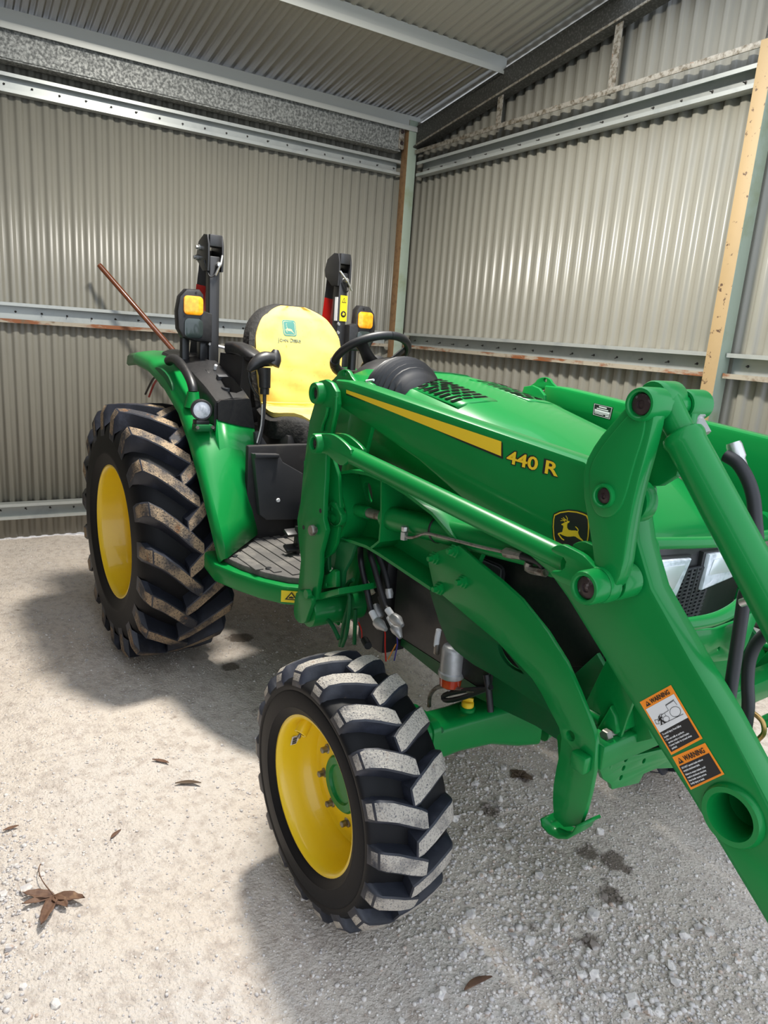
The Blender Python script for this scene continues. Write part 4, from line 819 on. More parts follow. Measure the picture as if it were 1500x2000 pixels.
def loader(s):
    q = lambda y: -s * y; side = 'right' if s < 0 else 'left'
    arm = mp('lift_arm', ARM, -.525, -.455, s, GREEN, T, bev=.012, holes=[circle((HOLE[0], HOLE[2]), .040, 32)]); arm['label'] = side + ' lift arm of the loader, bent down at its knee'
    # lifting eye at the rear end
    mp('lifting_eye', chaikin([(1.375,1.458),(1.440,1.492),(1.451,1.510),(1.483,1.521),(1.515,1.518),(1.536,1.497),(1.588,1.479)], 1), -.482, -.468, s, GREEN, arm, bev=.002, holes=[circle([(1.494,1.508)][0], .0085, 14)])
    # cross tube through the foot of the arms
    cx, cz = HOLE[0], HOLE[2]
    from_data('cross_tube_end', *lathe_data([(.0405, .30), (.0405, -.004), (.044, -.012), (.054, -.012), (.058, -.004), (.060, .004), (.060, .02)], (cx, q(-.525), cz), (0, 1, 0) if s < 0 else (0, -1, 0), 40, False), GREEN, arm, 35)
    # bell crank: two thick plates either side of the knee
    bc = mp('bell_crank', BELL, -.622, -.585, s, GREEN, T, bev=.006, sm=1); bc['label'] = side + ' bell crank plate at the knee of the lift arm'
    mp('inner_plate', [p for p in BELL if p[1] > MIDB[2] - .05], -.505, -.482, s, GREEN, bc, bev=.005, sm=1); ring_boss('boss', (TOPB[0], TOPB[2]), -.505, -.445, .029, s, GREEN, bc, .7)
    mp('pressed_rim', chaikin([(p[0], p[1]) for p in [(2.720,1.544),(2.744,1.542),(2.751,1.507),(2.739,1.444),(2.731,1.375),(2.720,1.346),(2.702,1.331),(2.676,1.329),(2.656,1.348),(2.646,1.386),(2.641,1.421),(2.665,1.469)]], 2), -.626, -.61, s, GREEN, bc, bev=.004)
    for c, r in ((TOPB, .031), (MIDB, .024)):
        ring_boss('boss', (c[0], c[2]), -.634, -.58, r, s, GREEN, bc, .72); pin(bc, (c[0], c[2]), -.632, r * .68, s)
    for c in (TOPB, MIDB): from_data('cross_pin', *lathe_data([(0, 0), (.022, 0), (.020, .11), (0, .11)], (c[0], q(-.60), c[2]), (0, -s, 0), 16, False), GREEN, bc, 35)
    ring_boss('arm_knuckle', (MIDB[0] + .02, MIDB[2] - .01), -.575, -.545, .042, s, GREEN, arm, .5)
    # leveling link from the mast to the bell crank
    c0, c1 = Vector((1.629,-0.585,1.287)), Vector((2.593,-0.585,1.207))
    lk = from_data('leveling_link', *tube_data([(c0.x, q(c0.y), c0.z), (c1.x, q(c1.y), c1.z)], .0265, 24), GREEN, T, 40); lk['label'] = 'long green leveling tube beside the ' + side + ' lift arm'
    RP = (1.571,-0.600,1.291)
    mp('rear_clevis', chaikin([(1.567,1.320),(1.627,1.332),(1.673,1.330),(1.734,1.314),(1.765,1.298),(1.751,1.268),(1.713,1.242),(1.666,1.252),(1.618,1.266),(1.573,1.261)], 1), -.611, -.597, s, GREEN, lk, bev=.003); mp('rear_clevis', chaikin([(1.567,1.320),(1.627,1.332),(1.673,1.330),(1.734,1.314),(1.765,1.298),(1.751,1.268),(1.713,1.242),(1.666,1.252),(1.618,1.266),(1.573,1.261)], 1), -.567, -.553, s, GREEN, lk, bev=.003)
    ring_boss('boss', (RP[0], RP[2]), -.632, -.54, .032, s, GREEN, lk, .62); pin(lk, (RP[0], RP[2]), -.627, .019, s)
    FC = chaikin([(2.574,1.235),(2.585,1.244),(2.603,1.252),(2.624,1.250),(2.656,1.246),(2.671,1.239),(2.684,1.231),(2.702,1.229),(2.723,1.206),(2.711,1.176),(2.679,1.170),(2.656,1.171),(2.626,1.173),(2.596,1.173),(2.577,1.187),(2.616,1.199),(2.619,1.226),(2.581,1.227)], 1)
    mp('front_clevis', FC, -.628, -.612, s, GREEN, lk, bev=.003); mp('front_clevis', FC, -.562, -.546, s, GREEN, lk, bev=.003)
    for y0, y1, r in ((-.668, -.63, .034), (-.628, -.60, .037), (-.585, -.535, .037)): ring_boss('boss', (BOT[0], BOT[2]), y0, y1, r, s, GREEN, lk, .70)
    pin(lk, (BOT[0], BOT[2]), -.664, .024, s)
    # tilt cylinder in the bell crank
    T0 = Vector((2.722, -.545, 1.561)); D = Vector((.225, 0, -.262)).normalized()
    def P_(t, dy=0): v = T0 + D * t; return (v.x, q(v.y + dy), v.z)
    tc = from_data('tilt_cylinder', *lathe_data([(0, .075), (.030, .075), (.037, .080), (.0385, .088), (.037, .095), (.0355, .10), (.0355, .62), (.038, .625), (.038, .67), (0, .67)], P_(0), D, 32, False), GREEN, T, 35); tc['label'] = side + ' tilt cylinder hanging from the bell crank'
    from_data('cylinder_eye', *lathe_data([(0, -.034), (.030, -.034), (.032, -.03), (.032, .03), (.030, .034), (0, .034)], P_(0), (0, 1, 0), 24, False), GREEN, tc, 35)
    from_data('cylinder_neck', *lathe_data([(.030, .01), (.027, .05), (.026, .08)], P_(0), D, 20, False), GREEN, tc, 35)
    from_data('piston_rod', *lathe_data([(0, .66), (.018, .66), (.018, .95), (0, .95)], P_(0), D, 20, False), ZINC, tc, 35)
    a = P_(.35); tb = [P_(.30, .06), P_(.31, .045), P_(.335, -.02), P_(.345, -.05)]
    from_data('oil_pipe', *tube_data([P_(.07, .075), P_(.10, .06), P_(.20, .056), P_(.50, .056)], .006, 8, 3), ZINC, tc, 45)
    from_data('pipe_fitting', *lathe_data([(0, 0), (.016, 0), (.016, .018), (.011, .02), (.011, .05), (0, .05)], P_(.03, .075), D, 6, False), ZINC, tc, 35)
    if s < 0:
        from_data('hose_nut', *lathe_data([(0, 0), (.013, 0), (.015, .006), (.015, .03), (.012, .034), (.012, .05), (0, .05)], (2.80, -.415, 1.487), (.45, .12, -.9), 12, False), ZINC, tc, 30)
        tube('hose', [(2.799,-0.430,1.462),(2.824,-0.430,1.452),(2.848,-0.430,1.427),(2.865,-0.430,1.397),(2.876,-0.430,1.361),(2.888,-0.430,1.315),(2.892,-0.430,1.256),(2.886,-0.430,1.213),(2.888,-0.430,1.172),(2.891,-0.430,1.110),(2.895,-0.430,1.031),(2.900,-0.430,0.917),(2.900,-0.430,0.849)], .0125, HOSE, tc, 12, 4)['label'] = 'black hydraulic hose running down beside the tilt cylinder'
        tube('hose', [(2.908,-0.300,1.141),(2.883,-0.300,1.109),(2.866,-0.300,1.078),(2.859,-0.300,1.036),(2.865,-0.300,0.986),(2.876,-0.300,0.938),(2.882,-0.300,0.857),(2.886,-0.300,0.799)], .013, HOSE, tc, 12, 4)
        tube('brass_pipe', [(2.862,-0.260,0.911),(2.879,-0.260,0.908),(2.894,-0.260,0.899),(2.900,-0.260,0.878),(2.891,-0.260,0.856)], .0055, mat('brass', (.45, .28, .10), .35, metal=.8), tc, 8, 4)
        tube('hose_clamp', [(2.931,-0.530,1.227),(2.949,-0.530,1.241),(2.972,-0.530,1.263),(2.993,-0.530,1.284)], .0075, ZINC, tc, 10, 3)
    # mast: outer plate with bosses, inner plate, and the cast head round the pivot
    MO = [(1.458,1.478),(1.501,1.487),(1.541,1.479),(1.572,1.455),(1.582,1.416),(1.562,1.364),(1.551,1.320),(1.541,1.285),(1.529,1.250),(1.533,1.174),(1.531,1.099),(1.534,1.029),(1.555,0.995),(1.545,0.960),(1.526,0.906),(1.530,0.834),(1.511,0.732),(1.438,0.688),(1.377,0.670),(1.382,0.747),(1.393,0.842),(1.368,0.911),(1.353,0.983),(1.371,1.047),(1.382,1.162),(1.398,1.272),(1.409,1.342),(1.441,1.411)]
    ma = mp('loader_mast', MO, -.56, -.540, s, GREEN, T, bev=.004); ma['label'] = side + ' mast of the loader behind the front wheel'
    mp('mast_inner_plate', MO, -.405, -.388, s, GREEN, ma, bev=.004)
    mp('mast_web', [(1.440,1.242),(1.492,1.234),(1.542,1.173),(1.568,1.056),(1.554,0.945),(1.528,0.901),(1.479,0.867),(1.449,0.801),(1.362,0.733),(1.300,1.181)], -.515, -.50, s, GREEN, ma, bev=.003)
    ring_boss('boss', PINR, -.585, -.535, .036, s, GREEN, ma, .55); pin(ma, PINR, -.58, .019, s)
    from_data('pivot_sleeve', *lathe_data([(0, 0), (.040, 0), (.040, .018), (0, .018)], (PINR[0], q(-.542), PINR[1]), (0, -s, 0), 28, False), PINM, ma, 35)
    # raised ribs that run from the pivot boss down the mast
    for pa in ([(1.541,-0.568,1.401),(1.534,-0.568,1.374),(1.517,-0.568,1.345),(1.512,-0.568,1.321)], [(1.586,-0.565,1.440),(1.587,-0.565,1.400),(1.578,-0.565,1.363),(1.569,-0.565,1.329),(1.566,-0.565,1.299)]): from_data('mast_rib', *tube_data([(p[0], q(p[1]), p[2]) for p in pa], .0065, 8, 3), GREEN, ma, 50)
    # frame that carries the mast, bolted along the tractor
    FR = [(1.505,1.179),(1.593,1.205),(1.689,1.215),(1.798,1.211),(1.904,1.196),(2.029,1.168),(2.136,1.120),(2.161,1.090),(2.102,0.942),(2.049,0.943),(1.937,0.953),(1.786,0.967),(1.713,0.971),(1.621,0.963),(1.537,0.944),(1.548,0.969),(1.580,1.040)]
    fr = mp('loader_frame', FR, -.415, -.395, s, GREEN, T, bev=.003, holes=[chaikin([(1.542,1.145),(1.580,1.156),(1.602,1.125),(1.606,1.091),(1.581,1.085),(1.558,1.115)], 2)]); fr['label'] = side + ' frame plate that carries the mast'
    # flanges standing out around the frame plate
    def flange(name, pts, y0, y1, th):
        V = []; n = len(pts)
        for i, p in enumerate(pts):
            a = Vector(pts[max(0, i - 1)]); b = Vector(pts[min(n - 1, i + 1)]); d = (b - a).normalized(); nn = Vector((-d.y, d.x)) * th
            V += [(p[0], q(y0), p[1]), (p[0], q(y1), p[1]), (p[0] + nn.x, q(y1), p[1] + nn.y), (p[0] + nn.x, q(y0), p[1] + nn.y)]
        F = []
        for i in range(n - 1):
            for k in range(4): F.append((i * 4 + k, i * 4 + (k + 1) % 4, i * 4 + 4 + (k + 1) % 4, i * 4 + 4 + k))
        F += [(0, 1, 2, 3), tuple((n - 1) * 4 + k for k in (3, 2, 1, 0))]
        return from_data(name, V, F, GREEN, fr, 40)
    flange('frame_flange', FR[:7], -.50, -.40, -.010)
    flange('frame_flange', FR[8:15], -.50, -.40, .010) if False else flange('frame_flange', FR[9:15], -.50, -.40, -.010)
    flange('frame_rib', [(1.764,1.217),(1.779,1.090),(1.778,1.015),(1.735,0.981)], -.50, -.40, .008)
    flange('frame_rib', [(1.500,1.168),(1.578,1.058),(1.578,1.026),(1.537,0.946)], -.50, -.40, .010)
    gp_ = [(1.506,1.072),(1.525,1.087),(1.555,1.082),(1.571,1.063),(1.592,1.049),(1.588,1.020),(1.551,0.999),(1.516,1.008),(1.500,1.033),(1.487,1.052)]
    mp('pin_block', chaikin(gp_, 1), -.525, -.50, s, GREEN, ma, bev=.004, holes=[circle([(1.511,1.057)][0], .010, 14), circle([(1.538,1.028)][0], .011, 14)])
    # lower bracket: two cheeks with a plate between and a round cross tube below
    LB = [(1.472,0.929),(1.565,0.966),(1.646,0.964),(1.626,0.912),(1.587,0.849),(1.583,0.770),(1.427,0.694),(1.442,0.799)]
    mp('mast_foot', LB, -.50, -.485, s, GREEN2, ma, bev=.003, holes=[chaikin([(1.477,0.919),(1.527,0.941),(1.532,0.865),(1.501,0.821),(1.483,0.827)], 1)])
    mp('mast_foot', LB, -.36, -.345, s, GREEN, ma, bev=.003)
    mp('foot_plate', [(1.482,0.806),(1.523,0.825),(1.558,0.853),(1.575,0.851),(1.584,0.798),(1.480,0.754)], -.525, -.505, s, GREEN, ma, bev=.004, holes=[circle([(1.523,0.787)][0], .006, 10)])
    mp('foot_ledge', [(1.472,0.736),(1.631,0.813),(1.636,0.793),(1.478,0.713)], -.545, -.40, s, GREEN, ma, bev=.003)
    ct0 = Vector((1.449,-0.555,0.668))
    from_data('frame_tube', *lathe_data([(0, 0), (.058, 0), (.060, .004), (.060, 1.11), (0, 1.11)], (ct0.x, q(-.555), ct0.z), (0, -s, 0), 28, False), GREEN, fr, 35) if s < 0 else None
    mp('mast_toe', chaikin([(1.400,0.736),(1.478,0.747),(1.520,0.735),(1.489,0.671),(1.471,0.631),(1.426,0.614),(1.386,0.626),(1.382,0.670)], 1), -.575, -.556, s, GREEN, ma, bev=.003)
    for px, r in (((616, 1034), .013), ((603, 1160), .014)):
        pass
    b0 = (1.491,-0.560,0.979) ; b1 = (1.489,-0.575,0.749)
    from_data('lock_bolt', *lathe_data([(0, -.022), (.017, -.022), (.019, -.018), (.019, -.010), (.012, -.008), (.012, 0)], (b0[0], q(b0[1]), b0[2]), (0, -s, 0), 18, False), STEEL, ma, 35)
    from_data('toe_bolt', *lathe_data([(0, -.012), (.016, -.012), (.017, -.008), (.017, .004)], (b1[0], q(b1[1]), b1[2]), (0, -s, 0), 14, False), GREEN, ma, 35)
    for p in ((1.404,-0.560,0.965), (1.515,-0.560,1.052)): from_data('bolt_hole', *lathe_data([(0, 0), (.008, 0), (.009, .003)], (p[0], q(-.5605), p[2]), (0, -s, 0), 12, False), VOID, ma, 0)  # flat dark discs paint the shade of the bolt holes
    # boom cylinder under the arm
    E0, E1 = Vector((1.750,-0.455,1.080)), Vector((2.355,-0.455,1.146)); dv = (E1 - E0).normalized()
    def B_(t): v = E0 + dv * t; return (v.x, q(v.y), v.z)
    LE = (E1 - E0).length + .09
    cy = from_data('boom_cylinder', *lathe_data([(0, 0), (.033, 0), (.037, .004), (.0375, .012), (.0375, LE), (0, LE)], B_(0), dv, 30, False), GREEN, T, 35); cy['label'] = side + ' boom cylinder under the lift arm'
    L0 = (Vector((1.509,-0.455,1.045)) - E0).length
    from_data('rod_head', *lathe_data([(0, -L0 - .01), (.019, -L0 - .01), (.021, -L0), (.021, -.10), (0, -.10)], B_(0), dv, 20, False), GREEN, cy, 35)
    from_data('piston_rod', *lathe_data([(0, -.11), (.0165, -.11), (.0165, .01)], B_(0), dv, 18, False), STEEL, cy, 35)
    hx = B_(LE + .02); from_data('cylinder_eye', *lathe_data([(0, -.035), (.04, -.035), (.04, .035), (0, .035)], hx, (0, 1, 0), 22, False), GREEN, cy, 35)
    from_data('cable_tie', *lathe_data([(.0385, .26), (.040, .261), (.040, .268), (.0385, .269)], B_(0), dv, 24, False), HOSE, cy, 35)
    ol = [(1.914,-0.505,1.069),(1.941,-0.505,1.070),(1.970,-0.505,1.081),(2.015,-0.505,1.103),(2.078,-0.505,1.111),(2.224,-0.505,1.126),(2.326,-0.505,1.139)]
    from_data('oil_pipe', *tube_data([(p[0], q(p[1]), p[2]) for p in ol], .0045, 8, 3), STEEL, cy, 45)
    f0 = ol[0]; from_data('pipe_fitting', *join([lathe_data([(0, -.012), (.012, -.012), (.012, .012), (0, .012)], (f0[0], q(f0[1]), f0[2]), (0, 0, 1), 6), lathe_data([(0, 0), (.010, 0), (.011, .004), (.011, .014), (0, .016)], (f0[0], q(f0[1] + .0), f0[2] + .014), (0, 0, 1), 8)]), ZINC, cy, 30)
    f1 = Vector(ol[-1]); f2 = Vector((2.390,-0.505,1.148))
    from_data('hose_nut', *lathe_data([(0, 0), (.010, 0), (.013, .006), (.013, .03), (.011, .04), (.011, .06), (0, .06)], (f1.x, q(f1.y), f1.z), (f2.x - f1.x, 0, f2.z - f1.z), 8, False), STEEL, cy, 30)
    from_data('hose', *tube_data([(p[0], q(p[1]), p[2]) for p in [(2.373,-0.505,1.145),(2.403,-0.505,1.148),(2.433,-0.505,1.149),(2.457,-0.505,1.143)]], .009, 10, 3), HOSE, cy, 45)
    from_data('hose_elbow', *tube_data([(p[0], q(p[1]), p[2]) for p in [(2.407,-0.500,1.137),(2.406,-0.500,1.122),(2.428,-0.500,1.123),(2.461,-0.500,1.129)]], .011, 8, 2), STEEL, cy, 45)
    # curved guard plate bolted to the frame, with its parking foot
    GP = [(2.147,1.105),(2.040,1.050),(2.039,1.021),(2.071,0.961),(2.113,0.951),(2.228,0.927),(2.340,0.905),(2.411,0.881),(2.468,0.861),(2.500,0.840),(2.537,0.807),(2.566,0.782),(2.577,0.761),(2.578,0.728),(2.575,0.679),(2.574,0.633),(2.578,0.598),(2.588,0.555),(2.621,0.551),(2.664,0.584),(2.672,0.631),(2.676,0.676),(2.678,0.735),(2.670,0.802),(2.661,0.822),(2.642,0.848),(2.606,0.892),(2.558,0.945),(2.493,0.993),(2.399,1.042),(2.333,1.062),(2.236,1.086),(2.160,1.109)]
    gd = mp('stand_plate', GP, -.507, -.493, s, GREEN, T, bev=.002, holes=[circle([(2.601,0.780)][0], .012, 16)]); gd['label'] = 'curved green guard plate ending in a foot, ' + side + ' side'
    ft = [(2.572,0.549),(2.577,0.534),(2.598,0.529),(2.625,0.535),(2.650,0.552),(2.666,0.575),(2.672,0.596),(2.687,0.612)]
    V = []
    for p in ft:
        for y in (-.530, -.47): V.append((p[0], q(y), p[1]))
    F = [(2 * i, 2 * i + 1, 2 * i + 3, 2 * i + 2) for i in range(len(ft) - 1)]
    solid(from_data('foot', V, F, GREEN, gd, 60), .007, 0)
    for p in [(2.067,-0.507,1.046),(2.145,-0.507,1.090),(2.099,-0.507,0.967),(2.192,-0.507,1.018)]:
        from_data('bolt', *lathe_data([(0, -.026), (.007, -.026), (.0085, -.022), (.0085, -.014), (.0145, -.013), (.0145, -.005), (.019, -.004), (.019, 0)], (p[0], q(p[1]), p[2]), (0, -s, 0), 6, False), GREEN, gd, 30)
    p = (2.648,-0.507,0.745); from_data('stand_block', *box_data((p[0], q(-.52), p[2]), (.042, .026, .042), None, .006), GREEN, gd, 30)
    SP = [(1.938,0.890),(1.996,0.915),(2.246,0.956),(2.476,0.834),(2.513,0.712),(2.444,0.741),(2.329,0.744),(2.233,0.745),(2.165,0.742),(2.120,0.746),(2.077,0.752),(2.040,0.766),(1.994,0.813)]
    sp = mp('side_plate', SP, -.41, -.392, s, GREEN2, T, bev=.003, holes=[chaikin([(2.246,0.845),(2.276,0.836),(2.346,0.804),(2.355,0.799),(2.302,0.796),(2.272,0.807),(2.253,0.824)], 1)]); sp['label'] = 'green side plate behind the guard plate'
    # front bracket: tube to the stand, bolt, gusset
    cb = Vector((2.662,-0.480,0.757)); gsx = cb.x
    if s < 0:
        bb = from_data('cross_beam', *box_data((gsx - .01, 0, cb.z + .004), (.062, .98, .062), None, .006), GREEN, T, 30); bb['label'] = 'square green cross beam in front of the axle'
        plate('hanger_plate', [(-0.465,0.718),(-0.356,0.713),(-0.203,0.689),(-0.127,0.654),(-0.113,0.605),(-0.228,0.639),(-0.278,0.641),(-0.293,0.620),(-0.399,0.639),(-0.409,0.656),(-0.442,0.681)], 2.648, 2.66, GREEN, bb, axis='x', bev=.002, holes=[circle(c, .0065, 12) for c in [(-0.364,0.708),(-0.368,0.686),(-0.372,0.662),(-0.288,0.680)]])
    gs = mp('gusset', [(2.564,0.735),(2.603,0.820),(2.617,0.862),(2.632,0.885),(2.686,0.846),(2.720,0.798),(2.672,0.759)], -.372, -.36, s, GREEN, T, bev=.003)
    from_data('gusset_bracket', *mdata(mir(plate_mesh([(2.611,0.767),(2.644,0.859),(2.661,0.841),(2.673,0.806),(2.661,0.789)], -.44, -.33, bev=.006), s)), GREEN, gs, 30)
    b_ = (2.659,-0.450,0.799); from_data('bolt', *lathe_data([(0, -.015), (.012, -.015), (.014, -.012), (.014, .0), (.009, .002), (.009, .06)], (b_[0], q(b_[1]), b_[2]), (0, -s, 0), 6, False), STEEL, gs, 30)
    from_data('pipe_stub', *tube_data([(p[0], q(p[1]), p[2]) for p in [(2.563,-0.420,0.802),(2.593,-0.420,0.804),(2.617,-0.420,0.805)]], .016, 12), GREEN, gs, 45)
    mp('radiator_side', [(2.401,0.751),(2.513,0.911),(2.593,0.843),(2.548,0.716),(2.469,0.713)], -.335, -.32, s, GREEN2, T, bev=.003, holes=[rrect(*[(2.528,0.813)][0], .018, .018, .002)])
    return arm
AR = loader(-1); AL = loader(1)
xt = lathe('cross_tube', [(.0415, 0), (.055, 0), (.055, .92), (.0415, .92), (.0415, 0)], (HOLE[0], -.46, HOLE[2]), (0, 1, 0), GREEN, T, 36, False); xt['label'] = 'round torque tube between the lift arms'

# brush guard in front of the grille
gt = tube('brush_guard', [(2.655, -.425, 1.245), (2.66, -.40, 1.245), (2.70, -.15, 1.236), (2.70, .15, 1.236), (2.66, .40, 1.245), (2.655, .425, 1.245)], .0135, GREEN, T, 16, 4); gt['label'] = 'green brush guard tube across the front of the hood'
for s in (-1, 1):
    lathe('guard_flange', [(0, 0), (.042, 0), (.044, .003), (.044, .012), (0, .012)], (2.655, s * .43, 1.235), (0, s, 0), GREEN, gt, 24)
    lathe('flange_bolt', [(0, 0), (.022, 0), (.026, .004), (.02, .02), (0, .022)], (2.655, s * .438, 1.235), (0, s, 0), GREEN, gt, 20)
    plate('guard_upright', [(2.52, .62), (2.66, .70), (2.70, .95), (2.695, 1.20), (2.665, 1.27), (2.63, 1.26), (2.635, 1.05), (2.56, .80), (2.50, .70)], s * .425, s * .415, GREEN, gt, bev=.002)
lt = tube('lower_guard_tube', [(2.70, -.43, 1.075), (2.715, -.30, 1.062), (2.72, -.18, 1.060), (2.72, -.09, 1.085), (2.70, -.03, 1.12)], .0155, GREEN, gt, 14, 5)
plate('bumper_plate', [(-0.391,1.052),(-0.301,1.037),(-0.148,1.016),(-0.047,1.019),(-0.008,1.022),(-0.020,0.909),(-0.137,0.927),(-0.274,0.946),(-0.338,0.962)], 2.69, 2.70, GREEN, gt, axis='x', bev=.002, holes=[circle([(-0.120,0.958)][0], .006, 12)])
plate('bumper_web', [(-0.291,0.934),(-0.051,0.890),(0.064,0.871),(0.117,0.659),(0.007,0.598),(-0.171,0.653)], 2.63, 2.65, GREEN, gt, axis='x', bev=.002)
plate('guard_wing', [(-0.100,0.941),(-0.116,1.056),(-0.059,1.063),(-0.042,1.055),(-0.066,0.981),(-0.094,0.936)], 2.73, 2.74, GREEN, gt, axis='x', bev=.002)

def islands(o, m, par):                                     # each character of a word becomes a part of its own
    bm = bmesh.new(); bm.from_mesh(o.data); bm.verts.ensure_lookup_table(); seen = set(); name = o.name.split('.')[0]; out = []
    for v0 in bm.verts:
        if v0 in seen: continue
        st = [v0]; grp = set()
        while st:
            v = st.pop()
            if v in grp: continue
            grp.add(v); st += [e.other_vert(v) for e in v.link_edges]
        seen |= grp; ix = {v: i for i, v in enumerate(grp)}
        out.append(([v.co.copy() for v in grp], [tuple(ix[v] for v in f.verts) for f in bm.faces if f.verts[0] in grp]))
    bm.free(); bpy.data.objects.remove(o)
    for v, f in out: from_data(name, v, f, m, par, 0)

# ---- flat print on the loader arm and leg
YD = -.5262
def decal(name, pts, y, m, par, lab=None):
    o = finish(name, plate_mesh(list(pts), y - .00005, y + .00005, bev=0), m, par, 0)
    if lab: o['label'] = lab
    return o
decal('stripe_edge', [(1.577,1.457),(2.299,1.409),(2.307,1.370),(2.147,1.388),(1.872,1.425),(1.582,1.446)], YD, LBLK, AR)
decal('yellow_stripe', [(1.580,1.462),(2.295,1.411),(2.300,1.376),(1.581,1.451)], YD - .0005, YDEC, AR, 'tapering yellow stripe along the right lift arm')
t0, t1, t2 = [(2.320,-0.525,1.365),(2.481,-0.525,1.363),(2.306,-0.525,1.393)]; tu = Vector(t1) - Vector(t0); tu.normalize(); tu = Vector((tu.x, 0, tu.z)); tv = Vector((-tu.z, 0, tu.x))
hgt = (Vector(t2) - Vector(t0)).length
L_ = (Vector(t1) - Vector(t0)).length
for nm, m, b_, dy in (('lettering_edge', LBLK, .0030, YD), ('lettering', YDEC, .0008, YD - .0008)):
    o = text(nm, '440 R', (t0[0], dy, t0[2]), tu, tv, hgt * 1.33, m, AR, b_, .0003); wd = max(v.co.dot(tu) for v in o.data.vertices) - min(v.co.dot(tu) for v in o.data.vertices)
    k = (L_ + b_ * 2) / wd
    for v in o.data.vertices:
        r = v.co - Vector((t0[0], dy, t0[2])); v.co = v.co + tu * (r.dot(tu) * (k - 1))
    islands(o, m, AR)
# shield with the leaping deer
A8 = [(2.380,1.306),(2.608,1.356),(2.412,1.114),(2.638,1.187)]
def emb(p, e=0):                                             # badge coordinates -> arm plane (bilinear over the badge square)
    a, b = p[0] / 1000, p[1] / 1000
    return ((1 - a) * (1 - b) * A8[0][0] + a * (1 - b) * A8[1][0] + (1 - a) * b * A8[2][0] + a * b * A8[3][0], (1 - a) * (1 - b) * A8[0][1] + a * (1 - b) * A8[1][1] + (1 - a) * b * A8[2][1] + a * b * A8[3][1])
SH = [(428, 278), (500, 245), (600, 230), (700, 240), (770, 262), (818, 285), (838, 330), (842, 430), (836, 540), (820, 640), (805, 690), (740, 720), (620, 732), (520, 720), (462, 690), (440, 640), (418, 540), (410, 430), (416, 330)]
cen = (625, 480)
def grow(P, k): return [(cen[0] + (x - cen[0]) * k, cen[1] + (y - cen[1]) * k) for x, y in P]
bd = decal('shield_badge', [emb(p) for p in grow(SH, 1.06)], YD, LBLK, AR, 'black shield badge with a yellow leaping deer on the lift arm')
decal('badge_border', [emb(p) for p in grow(SH, 1.0)], YD - .0005, YDEC, AR)
decal('badge_field', [emb(p) for p in grow(SH, .94)], YD - .0010, LBLK, AR)
for P in [DEER] + ANT: decal('deer_print', [emb(p) for p in P], YD - .0016, YDEC, AR)
# warning labels on the leg
def sticker(c):
    TL, TR, BR, BL = [Vector((p[0], YD, p[1])) for p in c]
    return (lambda a, b, e=0: TL * (1 - a) * (1 - b) + TR * a * (1 - b) + BR * a * b + BL * (1 - a) * b + Vector((0, -e, 0))), (TR - TL), (TL - BL)
def quad(name, f, a0, b0, a1, b1, e, m, par, r=0):
    P = [f(a0, b0, e), f(a1, b0, e), f(a1, b1, e), f(a0, b1, e)]
    return from_data(name, P, [(0, 1, 2, 3)], m, par, 0)
def tri_mark(f, a, b, w_, h_, par):
    from_data('alert_triangle', [f(a, b, .0012), f(a + w_, b, .0012), f(a + w_ / 2, b - h_, .0012)], [(0, 1, 2)], LBLK, par, 0)
    x = a + w_ / 2; from_data('alert_mark', [f(x - w_ * .06, b - h_ * .28, .0016), f(x + w_ * .06, b - h_ * .28, .0016), f(x + w_ * .09, b - h_ * .68, .0016), f(x - w_ * .09, b - h_ * .68, .0016)], [(0, 1, 2, 3)], ORG, par, 0)
def line(f, p, q_, w_, par, m=LBLK):
    A_, B_2 = f(*p, .0014), f(*q_, .0014); d = (B_2 - A_).normalized(); n_ = d.cross(Vector((0, 1, 0))) * w_
    return ([A_ + n_, B_2 + n_, B_2 - n_, A_ - n_], [(0, 1, 2, 3)])
f, u, v = sticker([(2.770,0.954),(2.829,1.020),(2.910,0.948),(2.856,0.882)])
s1 = quad('warning_label', f, 0, 0, 1, 1, .0002, ORG, AR); s1['label'] = 'upper orange warning label with a tractor drawing'
quad('label_white', f, .05, .155, .95, .60, .0008, WHITE, AR); quad('label_black', f, .05, .60, .95, .96, .0008, LBLK, AR)
hh = v.length; tri_mark(f, .11, .125, .15, .085, AR)
text('warning_lettering', 'WARNING', f(.28, .118, .0010), u, v, .112 * hh, LBLK, AR, .0003, .0002, aspect=.86)['kind'] = 'stuff'
for i, tx in enumerate(('To avoid injury from falling', 'loader:', '\u2022 Do not walk or perform', '  service under a raised loader.', '\u2022 Lower loader to ground when', '  parked.')):
    text('small_lettering', tx, f(.09, .662 + i * .053, .0012), u, v, .047 * hh, WHITE, AR, .0001, .0001, aspect=.88)['kind'] = 'stuff'
def arc_pts(cx, cy, rx, ry, n=14): return [(cx + rx * math.cos(2 * PI * i / n), cy + ry * math.sin(2 * PI * i / n)) for i in range(n + 1)]
SEG = []
for P in (arc_pts(.74, .42, .15, .085), arc_pts(.42, .455, .09, .05), [(.18, .50), (.90, .515)], [(.30, .39), (.36, .36), (.60, .35)], [(.60, .35), (.60, .26), (.86, .25), (.88, .34)], [(.62, .26), (.60, .25), (.88, .235)], [(.20, .40), (.34, .34), (.42, .36)], [(.12, .38), (.20, .40), (.18, .47), (.10, .45), (.12, .38)], [(.36, .36), (.34, .42)], [(.46, .36), (.46, .41)]):
    for a, b in zip(P, P[1:]): SEG.append(line(f, a, b, .00045, AR))
from_data('tractor_drawing', *join(SEG), LBLK, AR, 0)['kind'] = 'stuff'
